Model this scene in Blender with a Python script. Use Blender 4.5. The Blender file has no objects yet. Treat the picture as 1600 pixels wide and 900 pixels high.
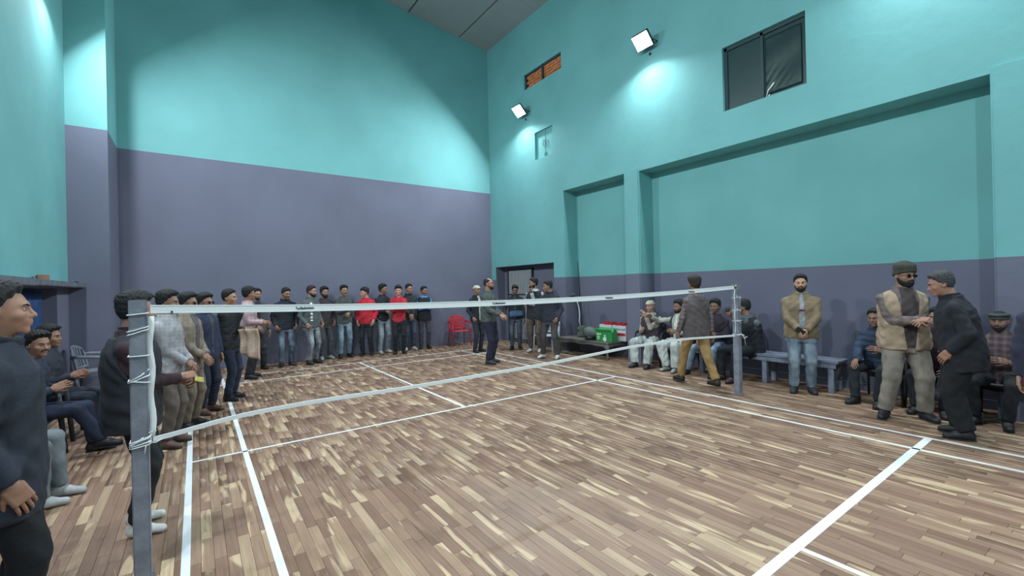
import bpy, bmesh, math, random
import numpy as np
from mathutils import Vector, Matrix
random.seed(7); rng = np.random.default_rng(7)
sc = bpy.context.scene
COL = sc.collection
R_ = math.radians

# ------------------------------------------------------------------ camera, world, exposure
cam = bpy.data.cameras.new('camera'); camo = bpy.data.objects.new('camera', cam); COL.objects.link(camo)
sc.camera = camo
CAM = (0.1007, -3.1881, 1.6133)
yaw, pitch, roll = 0.6115, 0.0013, -0.0225
f = Vector((math.sin(yaw)*math.cos(pitch), math.cos(yaw)*math.cos(pitch), math.sin(pitch)))
rt = Vector((math.cos(yaw), -math.sin(yaw), 0)); up = rt.cross(f)
r2 = math.cos(roll)*rt + math.sin(roll)*up; u2 = -math.sin(roll)*rt + math.cos(roll)*up
camo.matrix_world = Matrix(((r2.x, u2.x, -f.x, CAM[0]), (r2.y, u2.y, -f.y, CAM[1]), (r2.z, u2.z, -f.z, CAM[2]), (0, 0, 0, 1)))
cam.sensor_width = 36; cam.lens = 36*686.9/1600
cam.shift_x = 12.7/1600; cam.shift_y = -2.9/1600
cam.clip_start = 0.05
w = bpy.data.worlds.new('world'); sc.world = w; w.use_nodes = True
w.node_tree.nodes['Background'].inputs[0].default_value = (0.02, 0.025, 0.035, 1)
w.node_tree.nodes['Background'].inputs[1].default_value = 0.3
sc.view_settings.view_transform = 'Standard'; sc.view_settings.look = 'None'
sc.view_settings.gamma = 1; sc.view_settings.exposure = 0.0
LAMP_POWER = 168.0
LAMP_COLOR = (0.88, 0.96, 1.0)
LAMP_TILT = 44.0

# ------------------------------------------------------------------ materials
def s2l(c):
    return tuple(((x/255/12.92) if x/255 <= .04045 else ((x/255+.055)/1.055)**2.4) for x in c)
MATS = {}
def mat(name, rgb, rough=.7, metal=0, kind='plain', spec=.5, rgb2=None, scale=1.0):
    key = (name, rgb, rough, metal, kind, rgb2, scale)
    if key in MATS: return MATS[key]
    m = bpy.data.materials.new(name); m.use_nodes = True; nt = m.node_tree; N = nt.nodes; L = nt.links
    b = N['Principled BSDF']; b.inputs['Roughness'].default_value = rough; b.inputs['Metallic'].default_value = metal
    b.inputs['Specular IOR Level'].default_value = spec
    c = (*s2l(rgb), 1); b.inputs['Base Color'].default_value = c
    tc = N.new('ShaderNodeTexCoord')
    def noise(sc_, det=4, vec=None):
        n = N.new('ShaderNodeTexNoise'); n.inputs['Scale'].default_value = sc_; n.inputs['Detail'].default_value = det
        L.new(vec or tc.outputs['Object'], n.inputs['Vector']); return n.outputs['Fac']
    def mix(fac, a, bb):
        x = N.new('ShaderNodeMix'); x.data_type = 'RGBA'
        for i, v in ((0, fac), (6, a), (7, bb)):
            if hasattr(v, 'is_output'): L.new(v, x.inputs[i])
            else: x.inputs[i].default_value = v
        return x.outputs[2]
    def ramp(fac, lo, hi):
        x = N.new('ShaderNodeMapRange'); L.new(fac, x.inputs[0]); x.inputs[1].default_value = lo; x.inputs[2].default_value = hi
        return x.outputs[0]
    def bump(h, s, d=.01):
        x = N.new('ShaderNodeBump'); x.inputs['Strength'].default_value = s; x.inputs['Distance'].default_value = d
        L.new(h, x.inputs['Height']); L.new(x.outputs[0], b.inputs['Normal'])
    dark = tuple(v*.78 for v in c[:3])+(1,); light = tuple(min(1, v*1.2) for v in c[:3])+(1,)
    if kind == 'paint':
        g = tuple(v*.93 for v in c[:3])+(1,); g2 = tuple(min(1, v*1.05) for v in c[:3])+(1,)
        L.new(mix(ramp(noise(.9, 6), .35, .65), g, g2), b.inputs['Base Color']); bump(noise(7, 5), .25, .012)
    elif kind == 'cloth':
        L.new(mix(ramp(noise(9*scale, 4), .35, .65), dark, light), b.inputs['Base Color']); bump(noise(55, 3), .35, .006)
    elif kind == 'denim':
        lt = (*s2l(rgb2 or (150, 165, 180)), 1)
        n = N.new('ShaderNodeMapping'); n.inputs['Scale'].default_value = (6, 6, 2.2); L.new(tc.outputs['Object'], n.inputs['Vector'])
        L.new(mix(ramp(noise(1.3, 5, n.outputs[0]), .42, .64), c, lt), b.inputs['Base Color']); bump(noise(60, 3), .3, .006)
    elif kind == 'plaid':
        c2 = (*s2l(rgb2), 1); sep = N.new('ShaderNodeSeparateXYZ'); L.new(tc.outputs['Object'], sep.inputs[0])
        outs = []
        for i in (0, 2):
            a = N.new('ShaderNodeMath'); a.operation = 'MULTIPLY'; a.inputs[1].default_value = 95; L.new(sep.outputs[i], a.inputs[0])
            s = N.new('ShaderNodeMath'); s.operation = 'SINE'; L.new(a.outputs[0], s.inputs[0]); outs.append(ramp(s.outputs[0], -.2, .6))
        mm = N.new('ShaderNodeMath'); mm.operation = 'ADD'; L.new(outs[0], mm.inputs[0]); L.new(outs[1], mm.inputs[1])
        L.new(mix(ramp(mm.outputs[0], 0, 2), c, c2), b.inputs['Base Color'])
    elif kind == 'hair':
        L.new(mix(noise(60, 2), dark, light), b.inputs['Base Color']); bump(noise(120, 2), .5, .004)
    elif kind == 'skin':
        L.new(mix(ramp(noise(14, 3), .3, .7), tuple(v*.88 for v in c[:3])+(1,), c), b.inputs['Base Color'])
    elif kind == 'wood':
        n = N.new('ShaderNodeMapping'); n.inputs['Scale'].default_value = (14, 1.5, 14); L.new(tc.outputs['Object'], n.inputs['Vector'])
        L.new(mix(ramp(noise(2, 5, n.outputs[0]), .35, .7), tuple(v*.6 for v in c[:3])+(1,), light), b.inputs['Base Color'])
    elif kind == 'metalsheet':
        bump(noise(3, 3), .2, .02)
    elif kind == 'floor':
        # finger jointed strips: each piece has its own tone (face attribute) and grain offset
        at = N.new('ShaderNodeAttribute'); at.attribute_name = 'tone'; geo = N.new('ShaderNodeNewGeometry')
        mp = N.new('ShaderNodeMapping'); mp.inputs['Scale'].default_value = (6, .9, 1); L.new(geo.outputs['Position'], mp.inputs['Vector'])
        cmb = N.new('ShaderNodeCombineXYZ')
        ml = N.new('ShaderNodeMath'); ml.operation = 'MULTIPLY'; ml.inputs[1].default_value = 171.3; L.new(at.outputs['Fac'], ml.inputs[0])
        L.new(ml.outputs[0], cmb.inputs[2]); va = N.new('ShaderNodeVectorMath'); L.new(mp.outputs[0], va.inputs[0]); L.new(cmb.outputs[0], va.inputs[1])
        n1 = N.new('ShaderNodeTexNoise'); n1.inputs['Scale'].default_value = 1.0; n1.inputs['Detail'].default_value = 3; n1.inputs['Distortion'].default_value = .6
        L.new(va.outputs[0], n1.inputs['Vector'])
        mp2 = N.new('ShaderNodeMapping'); mp2.inputs['Scale'].default_value = (90, 5, 1); L.new(va.outputs[0], mp2.inputs['Vector'])
        mp2.inputs['Scale'].default_value = (7, 2.2, 1)
        n2 = N.new('ShaderNodeTexNoise'); n2.inputs['Scale'].default_value = 1.6; n2.inputs['Detail'].default_value = 6; L.new(mp2.outputs[0], n2.inputs['Vector'])
        cr = N.new('ShaderNodeValToRGB'); e = cr.color_ramp.elements
        e[0].position = 0; e[0].color = (*s2l((124, 98, 82)), 1); e[1].position = 1; e[1].color = (*s2l((190, 166, 140)), 1)
        for p_, cc in ((.3, (136, 108, 92)), (.55, (147, 119, 101)), (.75, (160, 133, 111)), (.88, (176, 151, 126))):
            x = e.new(p_); x.color = (*s2l(cc), 1)
        L.new(at.outputs['Fac'], cr.inputs[0])
        sap = (*s2l((198, 174, 144)), 1)
        base = mix(ramp(n1.outputs['Fac'], .60, .635), cr.outputs[0], sap)
        dk = mix(ramp(n1.outputs['Fac'], .34, .30), base, (*s2l((122, 96, 82)), 1))
        fin = N.new('ShaderNodeMix'); fin.data_type = 'RGBA'; fin.blend_type = 'MULTIPLY'; fin.inputs[0].default_value = .55
        L.new(dk, fin.inputs[6]); g = mix(ramp(n2.outputs['Fac'], .3, .7), (.62, .58, .55, 1), (1.1, 1.1, 1.1, 1)); L.new(g, fin.inputs[7])
        L.new(fin.outputs[2], b.inputs['Base Color']); bump(n2.outputs['Fac'], .08, .003)
    MATS[key] = m; return m
def emit(name, rgb, s):
    m = bpy.data.materials.new(name); m.use_nodes = True; b = m.node_tree.nodes['Principled BSDF']
    b.inputs['Base Color'].default_value = (*rgb, 1); b.inputs['Emission Color'].default_value = (*rgb, 1); b.inputs['Emission Strength'].default_value = s
    return m
TEAL = mat('teal_paint', (120, 180, 182), .75, kind='paint', spec=.2)
GREY = mat('grey_paint', (113, 115, 134), .75, kind='paint', spec=.2)
FLOOR = mat('parquet', (150, 120, 95), .42, kind='floor', spec=.3)
SUB = mat('subfloor', (84, 64, 52), .9)
WHITE = mat('white_tape', (226, 230, 232), .6)

# ------------------------------------------------------------------ object helpers
def link(o, parent=None):
    COL.objects.link(o)
    if parent: o.parent = parent
    return o
def tag(o, label=None, cat=None, group=None, kind=None):
    for k, v in (('label', label), ('category', cat), ('group', group), ('kind', kind)):
        if v: o[k] = v
    return o
def empty(name, loc, rz=0, label=None, cat=None, group=None):
    o = bpy.data.objects.new(name, None); o.location = loc; o.rotation_euler = (0, 0, rz); o.empty_display_size = .1
    link(o); return tag(o, label, cat, group)
def mobj(name, V, F, m, parent=None, smooth=True):
    me = bpy.data.meshes.new(name); V = np.asarray(V, np.float32)
    if isinstance(F, np.ndarray):
        n = len(F); k = F.shape[1]
        me.vertices.add(len(V)); me.vertices.foreach_set('co', V.ravel())
        me.loops.add(n*k); me.loops.foreach_set('vertex_index', F.astype(np.int32).ravel())
        me.polygons.add(n); me.polygons.foreach_set('loop_start', np.arange(0, n*k, k, dtype=np.int32))
        try: me.polygons.foreach_set('loop_total', np.full(n, k, np.int32))
        except Exception: pass
        me.update(calc_edges=True); me.validate()
    else:
        me.from_pydata([tuple(map(float, v)) for v in V], [], F); me.update()
    if smooth: me.polygons.foreach_set('use_smooth', np.ones(len(me.polygons), bool))
    for x in (m if isinstance(m, (list, tuple)) else [m]): me.materials.append(x)
    return link(bpy.data.objects.new(name, me), parent)
class MB:
    """collects boxes, tubes and prisms of ONE part"""
    def __init__(s): s.b = bmesh.new(); s.mi = 0
    def box(s, x0, x1, y0, y1, z0, z1, bev=0, M=None):
        g = bmesh.ops.create_cube(s.b, size=1)['verts']
        for v in g: v.co = Vector(((x0+x1)/2+v.co.x*(x1-x0), (y0+y1)/2+v.co.y*(y1-y0), (z0+z1)/2+v.co.z*(z1-z0)))
        fs = set(f_ for v in g for f_ in v.link_faces)
        for f_ in fs: f_.material_index = s.mi
        if bev:
            r = bmesh.ops.bevel(s.b, geom=list({e for v in g for e in v.link_edges}), offset=bev, segments=2, affect='EDGES')
            g = list({v for f_ in r['faces'] for v in f_.verts} | {v for v in g if v.is_valid})
            for f_ in r['faces']: f_.material_index = s.mi
        if M is not None:
            for v in g: v.co = M @ v.co
        return s
    def tube(s, pts, r, n=8, closed=False):
        pts = [Vector(p) for p in pts]; rings = []; m = len(pts)
        for i, p in enumerate(pts):
            a = pts[(i-1) % m] if (closed or i > 0) else p; c = pts[(i+1) % m] if (closed or i < m-1) else p
            t = (c-a).normalized(); h = Vector((0, 0, 1)) if abs(t.z) < .9 else Vector((1, 0, 0))
            u = t.cross(h).normalized(); v = t.cross(u); rr = r[i] if isinstance(r, list) else r
            ra, rb = rr if isinstance(rr, tuple) else (rr, rr)
            rings.append([s.b.verts.new(p+u*ra*math.cos(2*math.pi*k/n)+v*rb*math.sin(2*math.pi*k/n)) for k in range(n)])
        for i in range(m if closed else m-1):
            A, B = rings[i], rings[(i+1) % m]
            for k in range(n):
                f_ = s.b.faces.new((A[k], A[(k+1) % n], B[(k+1) % n], B[k])); f_.smooth = True; f_.material_index = s.mi
        if not closed: s.b.faces.new(rings[0]); s.b.faces.new(rings[-1][::-1])
        return s
    def prism(s, poly, a, b, axis=1):
        """polygon in the plane across axis, extruded from a to b"""
        def pt(p, t): return (t, p[0], p[1]) if axis == 0 else ((p[0], t, p[1]) if axis == 1 else (p[0], p[1], t))
        A = [s.b.verts.new(pt(p, a)) for p in poly]; B = [s.b.verts.new(pt(p, b)) for p in poly]; n = len(poly)
        fs = [s.b.faces.new(A), s.b.faces.new(B[::-1])]+[s.b.faces.new((A[i], B[i], B[(i+1) % n], A[(i+1) % n])) for i in range(n)]
        for f_ in fs: f_.material_index = s.mi
        return s
    def quad(s, *p):
        f_ = s.b.faces.new([s.b.verts.new(q) for q in p]); f_.material_index = s.mi; return s
    def build(s, name, m, parent=None, smooth=False):
        bmesh.ops.recalc_face_normals(s.b, faces=s.b.faces[:])
        me = bpy.data.meshes.new(name); s.b.to_mesh(me); s.b.free()
        for x in (m if isinstance(m, (list, tuple)) else [m]): me.materials.append(x)
        if smooth: me.polygons.foreach_set('use_smooth', np.ones(len(me.polygons), bool))
        return link(bpy.data.objects.new(name, me), parent)
def struct(o): o['kind'] = 'structure'; return o

# ------------------------------------------------------------------ room shell
XL, XR, YB, YF = -1.63, 7.54, 8.05, -8.05
XN = 7.97                      # back of the niches in the right wall
BAND = 1.82; BANDB = 4.47
def relief(name, ys, zs, depth, matf, axis, mats, outer=None):
    """wall as a relief over a grid: depth(cell) gives the plane; reveals are built where it steps. axis 0: wall runs in Y"""
    mb = MB(); Y = sorted(ys); Z = sorted(zs)
    D = [[depth((Y[i]+Y[i+1])/2, (Z[j]+Z[j+1])/2) for j in range(len(Z)-1)] for i in range(len(Y)-1)]
    def P(d, y, z): return (d, y, z) if axis == 0 else (y, d, z)
    for i in range(len(Y)-1):
        for j in range(len(Z)-1):
            d = D[i][j]
            if d is None: continue
            mb.mi = matf((Y[i]+Y[i+1])/2, (Z[j]+Z[j+1])/2, False)
            mb.quad(P(d, Y[i], Z[j]), P(d, Y[i+1], Z[j]), P(d, Y[i+1], Z[j+1]), P(d, Y[i], Z[j+1]))
            for (a, b_, k) in ((i+1, j, 'y'), (i, j+1, 'z')):
                if a < len(Y)-1 and b_ < len(Z)-1:
                    e = D[a][b_]
                    dd, ee = d, (outer if e is None else e)
                    if ee is not None and abs(dd-ee) > 1e-6:
                        deep = (i, j) if (abs(dd) > abs(ee)) else (a, b_)
                        mb.mi = matf((Y[deep[0]]+Y[deep[0]+1])/2, (Z[deep[1]]+Z[deep[1]+1])/2, True)
                        if k == 'y': mb.quad(P(dd, Y[i+1], Z[j]), P(ee, Y[i+1], Z[j]), P(ee, Y[i+1], Z[j+1]), P(dd, Y[i+1], Z[j+1]))
                        else: mb.quad(P(dd, Y[i], Z[j+1]), P(ee, Y[i], Z[j+1]), P(ee, Y[i+1], Z[j+1]), P(dd, Y[i+1], Z[j+1]))
    bmesh.ops.remove_doubles(mb.b, verts=mb.b.verts[:], dist=1e-4)
    o = mb.build(name, mats); struct(o)
    s = o.modifiers.new('thick', 'SOLIDIFY'); s.thickness = .0; o.modifiers.remove(s)
    return o
# openings of the right wall: (y0,y1,z0,z1,depth plane)
DOORY = (5.2, 7.82, 0, 2.2)
HOLES = [(2.92, 4.79, -.1, 3.94, XN), (-2.30, 2.54, -.1, 3.91, XN), (DOORY[0], DOORY[1], -.1, DOORY[3], 7.86),
         (4.77, 6.24, 6.95, 7.36, 7.66), (5.14, 5.84, 4.95, 5.67, 7.64), (-.48, .77, 4.52, 5.60, 7.66)]
def dR(y, z):
    for a, b, c, d, p in HOLES:
        if a < y < b and c < z < d: return p
    return XR
def mR(y, z, side):
    if DOORY[0] < y < DOORY[1] and z < DOORY[3]: return 1
    if -.48 < y < .77 and 4.52 < z < 5.6 and not side: return 0
    return 1 if z < BAND else 0
ys = {YF, YB, *[h[0] for h in HOLES], *[h[1] for h in HOLES]}; zs = {-.1, BAND, 10.2, *[h[2] for h in HOLES], *[h[3] for h in HOLES]}
relief('wall_right', ys, zs, dR, mR, 0, [TEAL, GREY])
# proud face of the pilasters between the niches (the wall above steps back a little, leaving a bright ledge)
def pilaster(y0, y1, ztop):
    mb = MB(); mb.mi = 0; mb.box(XR-.025, XR+.2, y0, y1, BAND, ztop); mb.mi = 1; mb.box(XR-.025, XR+.2, y0, y1, -.05, BAND)
    return mb
tag(struct(pilaster(2.56, 2.90, 3.97).build('trim_1', [TEAL, GREY])), 'narrow flush pilaster between the two tall wall niches, teal above and grey below')
tag(struct(pilaster(-3.6, -2.32, 3.97).build('trim_2', [TEAL, GREY])), 'wide flush pilaster at the right edge of the long niche')
# back wall, left wall, far side
relief('wall_back', {XL-.3, XN+.2}, {-.1, BANDB, 10.2}, lambda y, z: YB, lambda y, z, s: 1 if z < BANDB else 0, 1, [TEAL, GREY])
WL = (4.3, 6.2, .42, 1.74)
relief('wall_left', {YF, 6.93, WL[0], WL[1]}, {-.1, BAND, WL[2], WL[3], 10.2},
       lambda y, z: XL-.2 if WL[0] < y < WL[1] and WL[2] < z < WL[3] else XL, lambda y, z, s: 1 if z < BAND else 0, 0, [TEAL, GREY])
relief('wall_front', {XL-.3, XN+.2}, {-.1, BAND, 10.2}, lambda y, z: YF, lambda y, z, s: 1 if z < BAND else 0, 1, [TEAL, GREY])
mb = MB(); mb.mi = 1; mb.box(XL-.2, -1.1, 6.93, YB+.1, -.1, BANDB); mb.mi = 0; mb.box(XL-.2, -1.1, 6.93, YB+.1, BANDB, 10.2)
tag(struct(mb.build('trim_3', [TEAL, GREY])), 'square corner pillar beside the back wall, teal over grey')
# ceiling of sheets on dark purlins
def cz(x): return 9.45-.134*abs(x-2.95)
CEIL = mat('ceiling_sheet', (165, 163, 166), .6, kind='paint'); DARKM = mat('dark_joint', (38, 42, 46), .7)
mb = MB()
for a, b in ((XL-.3, 2.95), (2.95, XN+.2)):
    mb.prism([(a, cz(a)+.06), (b, cz(b)+.06), (b, cz(b)+.14), (a, cz(a)+.14)], YF-.1, YB+.1, 1)
ceil = struct(mb.build('ceiling', DARKM))
xs = [2.95+1.02/2]; xe = [-3.2, -1.63, -.06, 1.45, 2.95, 3.43, 5.0, 6.57, 8.2]
for i in range(len(xe)-1):
    y = YB+.05
    while y > YF:
        a, b = xe[i]+.02, xe[i+1]-.02; a = max(a, XL-.3)
        y2 = max(y-2.44, YF-.05)
        if b > a+.1: MB().prism([(a, cz(a)), (b, cz(b)), (b, cz(b)+.05), (a, cz(a)+.05)], y2+.004, y-.004, 1).build('ceiling_panel', CEIL, ceil)
        y = y2

# ------------------------------------------------------------------ floor: subfloor, planks, court lines
mb = MB(); mb.box(XL-.3, XN+.2, YF-.1, YB+.1, -.12, -.012)
flo = struct(mb.build('floor', SUB))
PW = .066; pl = []
x = XL-.25
while x < XN+.15:
    y = YF-random.random()*.4
    while y < YB:
        ln = random.choice((.28, .36, .42, .5, .6, .72))*random.uniform(.9, 1.1); pl.append((x, x+PW, y, min(y+ln, YB+.02))); y += ln
    x += PW
def seen(p):
    cx, cy = (p[0]+p[1])/2-CAM[0], (p[2]+p[3])/2-CAM[1]
    d = cx*f.x+cy*f.y; l = cx*rt.x+cy*rt.y
    ok = d > .6 and -.95*.0-1.17 < l/d < 1.2 and CAM[2]/d*687+447 < 930
    return d if ok else 99
order = sorted(range(len(pl)), key=lambda i: seen(pl[i])); near = set(order[:300])
def plank_geo(p, tone):
    a, b, c, d = p; g = .0003; h = .0009; t = random.uniform(-.0003, .0002)
    V = [(a+g, c+g, -.004), (b-g, c+g, -.004), (b-g, d-g, -.004), (a+g, d-g, -.004),
         (a+g+h, c+g+h, t), (b-g-h, c+g+h, t), (b-g-h, d-g-h, t), (a+g+h, d-g-h, t),
         (a+g, c+g, -.012), (b-g, c+g, -.012), (b-g, d-g, -.012), (a+g, d-g, -.012)]
    F = [(4, 5, 6, 7), (0, 1, 5, 4), (1, 2, 6, 5), (2, 3, 7, 6), (3, 0, 4, 7), (8, 9, 1, 0), (9, 10, 2, 1), (10, 11, 3, 2), (11, 8, 0, 3)]
    return V, F
VV, FF, TT = [], [], []
for i, p in enumerate(pl):
    tone = min(1, max(0, random.betavariate(2.2, 2.2))); V, F = plank_geo(p, tone)
    if i in near:
        o = mobj('plank', V, F, FLOOR, flo, smooth=False); at = o.data.attributes.new('tone', 'FLOAT', 'FACE'); at.data.foreach_set('value', [tone]*len(F))
    else:
        n = len(VV); VV += V; FF += [tuple(k+n for k in q) for q in F]; TT += [tone]*len(F)
o = mobj('planks', VV, np.array(FF), FLOOR, flo, smooth=False); o['kind'] = 'stuff'
at = o.data.attributes.new('tone', 'FLOAT', 'FACE'); at.data.foreach_set('value', TT)
LINE = mat('line_tape', (224, 230, 236), .5)
def line(x0, x1, y0, y1, lab):
    o = MB().box(x0, x1, y0, y1, .0004, .0016).build('court_line', LINE, flo); o['label'] = lab
T = .046
line(0, T, -6.7, 6.7, 'white left outer sideline tape'); line(.46, .46+T, -6.7, 6.7, 'white left inner sideline tape')
line(6.1-T*.8, 6.1, -6.7, 6.7, 'white right outer sideline tape'); line(5.64-T*.8, 5.64, -6.7, 6.7, 'white right inner sideline tape')
line(T, 6.1-T, 1.98, 2.015, 'white short service line tape beyond the net')
line(T, 6.1-T, -2.035, -1.975, 'wide white short service line tape nearest the camera')
line(T, 6.1-T, 6.66, 6.70, 'white far back boundary line tape'); line(T, 6.1-T, 5.92, 5.96, 'white far long service line tape')
line(3.03, 3.07, 2.015, 6.66, 'white centre line tape beyond the net'); line(3.03, 3.07, -6.66, -2.035, 'white centre line tape nearest the camera')

# ------------------------------------------------------------------ floodlights
HOUS = mat('floodlight_housing', (60, 62, 66), .5, .4); LED = emit('led_glass', (.93, .97, 1), 22)
def floodlight(x, y, z, sx, label):
    t = empty('floodlight', (x, y, z), 0 if sx > 0 else math.pi, label, 'floodlight', 'floodlights on the hall walls')
    # local +X points into the room
    body = empty_tilt = None
    T_ = Matrix.Translation((.25, 0, 0)) @ Matrix.Rotation(R_(LAMP_TILT), 4, 'Y')
    mb = MB(); mb.box(-.05, 0, -.19, .19, -.16, .16, .01, T_); mb.build('housing', HOUS, t)
    mb = MB()
    for k in range(7): mb.box(-.08, -.05, -.13+.04*k, -.12+.04*k, -.1, .1, 0, T_)
    mb.build('cooling_fins', HOUS, t)
    mb = MB()
    for s in (-1, 1): mb.tube([(0, s*.17, 0), (.25, s*.17, 0)], .008)
    mb.tube([(0, -.17, 0), (0, .17, 0)], .01); mb.build('bracket', HOUS, t)
    mb = MB(); mb.box(.0, .004, -.17, .17, -.14, .14, 0, T_); mb.build('led_panel', LED, t)
    mb = MB(); mb.box(-.0, .025, -.02, .02, -.2, -.15, .004); mb.build('junction_box', HOUS, t)
    L = bpy.data.lights.new('floodlight_lamp', 'AREA'); L.shape = 'RECTANGLE'; L.size = .28; L.size_y = .34; L.energy = LAMP_POWER; L.color = LAMP_COLOR
    L.spread = R_(158)
    lo = bpy.data.objects.new('floodlight_lamp', L); link(lo, t)
    lo.matrix_local = T_ @ Matrix.Translation((.012, 0, 0)) @ Matrix.Rotation(R_(-90), 4, 'Y')
floodlight(XR, 6.19, 6.32, -1, 'lit floodlight on the right wall nearest the back corner, under the brick vent window')
floodlight(XR, 2.2, 6.32, -1, 'large lit floodlight high on the right wall left of the dark window')
floodlight(XR, -1.9, 6.32, -1, 'floodlight high on the right wall right of the dark window')
floodlight(XR, -5.9, 6.32, -1, 'floodlight high on the right wall behind the viewer')
floodlight(XL, 5.75, 6.3, 1, 'lit floodlight at the top left beside the corner pillar')
floodlight(XL, 1.9, 6.3, 1, 'floodlight high on the left wall above the seated men')
floodlight(XL, -2.1, 6.3, 1, 'floodlight high on the left wall near the viewer')
floodlight(XL, -6.0, 6.3, 1, 'floodlight high on the left wall behind the viewer')

# ------------------------------------------------------------------ windows, door gate
FRAME = mat('window_frame_paint', (42, 68, 72), .6); GLASS = mat('dark_glass', (38, 66, 68), .3, spec=.6); BRICK = mat('orange_brick', (214, 128, 82), .85, kind='cloth')
MORT = mat('mortar', (90, 70, 60), .9)
t = struct(MB().box(7.64, 7.66, 4.77, 6.24, 6.95, 7.36).build('window_1', MORT)); t['label'] = 'small high vent window filled with orange brick'
mb = MB(); z = 6.96; k = 0
while z < 7.33:
    y = 4.78+(.06 if k % 2 else 0)
    while y < 6.12: mb.box(7.60+random.uniform(-.008, .008), 7.65, y, min(y+.205, 6.23), z, z+.062, .004); y += .215
    z += .073; k += 1
o = mb.build('bricks', BRICK, t); o['kind'] = 'stuff'
mb = MB(); mb.box(7.55, 7.62, 5.47, 5.52, 6.95, 7.36); mb.box(7.57, 7.63, 4.77, 6.24, 7.31, 7.36); mb.box(7.57, 7.63, 6.19, 6.24, 6.95, 7.36); mb.build('window_frame', FRAME, t)
t = struct(MB().box(7.60, 7.64, 5.14, 5.84, 4.95, 5.67).build('window_2', TEAL)); t['label'] = 'small teal boarded window under the corner floodlight with loose wire'
MB().box(7.585, 7.6, 5.16, 5.74, 4.97, 5.47, .003).build('board', TEAL, t)
WIRE = mat('black_wire', (64, 100, 104), .6)
mb = MB(); cy = 5.45
mb.tube([(7.58, cy, 5.64), (7.575, cy+.01, 5.5), (7.58, cy, 5.35), (7.575, cy+.02, 5.2), (7.58, cy, 5.06), (7.58, cy+.01, 4.97)], .004)
for (dy, z0, r) in ((.07, 5.33, .07), (-.07, 5.28, .07), (.03, 5.03, .04), (-.04, 5.02, .035)):
    mb.tube([(7.575, cy+dy+r*.6*math.sin(a), z0+r*1.3*math.cos(a)) for a in np.linspace(0, 6.28, 12, endpoint=False)], .0035, 6, True)
mb.build('wire', WIRE, t)
t = struct(MB().box(7.63, 7.66, -.48, .77, 4.52, 5.60).build('window_3', GLASS)); t['label'] = 'large dark square window covered with crumpled plastic'
mb = MB()
for a in ((7.60, 7.64, .72, .77, 4.52, 5.6), (7.60, 7.64, -.48, -.45, 4.52, 5.6), (7.60, 7.64, -.48, .77, 5.55, 5.6), (7.60, 7.64, -.48, .77, 4.52, 4.55), (7.60, 7.635, .14, .18, 4.52, 5.6)): mb.box(*a)
mb.build('window_frame', FRAME, t)
# crumpled transparent plastic in the window
PLAS = mat('clear_plastic', (34, 60, 62), .4, spec=.35)
n = 26; V = []; F = []
for i in range(n):
    for j in range(n):
        y = .12-.52*i/(n-1); z = 4.58+.9*j/(n-1)
        V.append((7.612+.010*math.sin(13*y+4*z)*math.sin(7*z-8*y)+.012*math.exp(-((y-.0)**2+(z-4.75)**2)/.03)*math.sin(50*y+40*z), y, z))
for i in range(n-1):
    for j in range(n-1): F.append((i*n+j, i*n+j+1, (i+1)*n+j+1, (i+1)*n+j))
o = mobj('plastic_sheet', V, F, PLAS, t); s = o.modifiers.new('s', 'SOLIDIFY'); s.thickness = .002
o = MB().tube([(7.59, .05, 4.56), (7.57, .1, 4.5), (7.56, .06, 4.62), (7.58, -.02, 4.72)], .008, 6).build('plastic_strip', mat('white_plastic', (215, 225, 225), .3), t)
# corrugated gate in the corner doorway
GATE = mat('gate_steel', (205, 207, 212), .4, .25, kind='metalsheet'); GDK = mat('gate_dark', (40, 44, 52), .6)
t = struct(MB().box(7.845, 7.86, 6.42, 7.55, 0, 2.12).build('door_1', GDK)); t['label'] = 'corner doorway gate with silvery vertical bars'
y = 6.45
while y < 7.54:
    o = MB().box(7.80, 7.832, y, y+.03, .02, 2.1, .006).build('gate_bar', GATE, t); y += .068
for z in (.05, 1.36, 2.08): MB().box(7.795, 7.842, 6.42, 7.56, z, z+.035).build('gate_rail', GDK, t)
for y in (6.40, 7.54): MB().box(7.79, 7.85, y, y+.04, 0, 2.13).build('gate_post', GDK, t)
# left wall opening: blue sheet, canopy slab, brick on it
t = struct(MB().box(XL-.2, XL-.18, WL[0], WL[1], WL[2], WL[3]).build('window_4', mat('black_recess', (78, 84, 98), .9))); t['label'] = 'shaded opening in the left wall under the slab, hung with a blue sheet'
n = 30; V = []; F = []
for i in range(n):
    for j in range(8):
        y = 4.4+1.55*i/(n-1); z = .5+1.2*j/7; V.append((XL-.13+.02*math.sin(y*34)+.008*math.sin(z*9+y*5), y, z))
for i in range(n-1):
    for j in range(7): F.append((i*8+j, i*8+j+1, (i+1)*8+j+1, (i+1)*8+j))
o = mobj('blue_sheet', V, F, mat('blue_sheet', (44, 76, 126), .6, kind='cloth'), t); s = o.modifiers.new('s', 'SOLIDIFY'); s.thickness = .003
SLAB = mat('cement_slab', (104, 110, 122), .9, kind='cloth')
mb = MB(); mb.box(XL-.05, XL+.22, 4.05, 6.95, 1.755, 1.83, .008); mb.box(XL-.05, XL+.25, 1.5, 4.03, 1.745, 1.83, .008)
o = mb.build('trim_4', SLAB); struct(o); o['label'] = 'thin grey cement slab sticking out over the left wall opening'
o = MB().box(-.055, .055, -.11, .11, 0, .07, .006).build('brick', mat('clay_brick', (150, 112, 90), .9, kind='cloth')); o.location = (XL+.1, 4.95, 1.831); o.rotation_euler = (0, 0, .3)
tag(o, 'loose brick lying on the grey slab at the left edge', 'brick')
mb = MB(); mb.tube([(0, 0, .012), (.05, .03, .02), (.1, .01, .012), (.13, -.04, .02), (.1, -.09, .03)], .011, 6)
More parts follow.
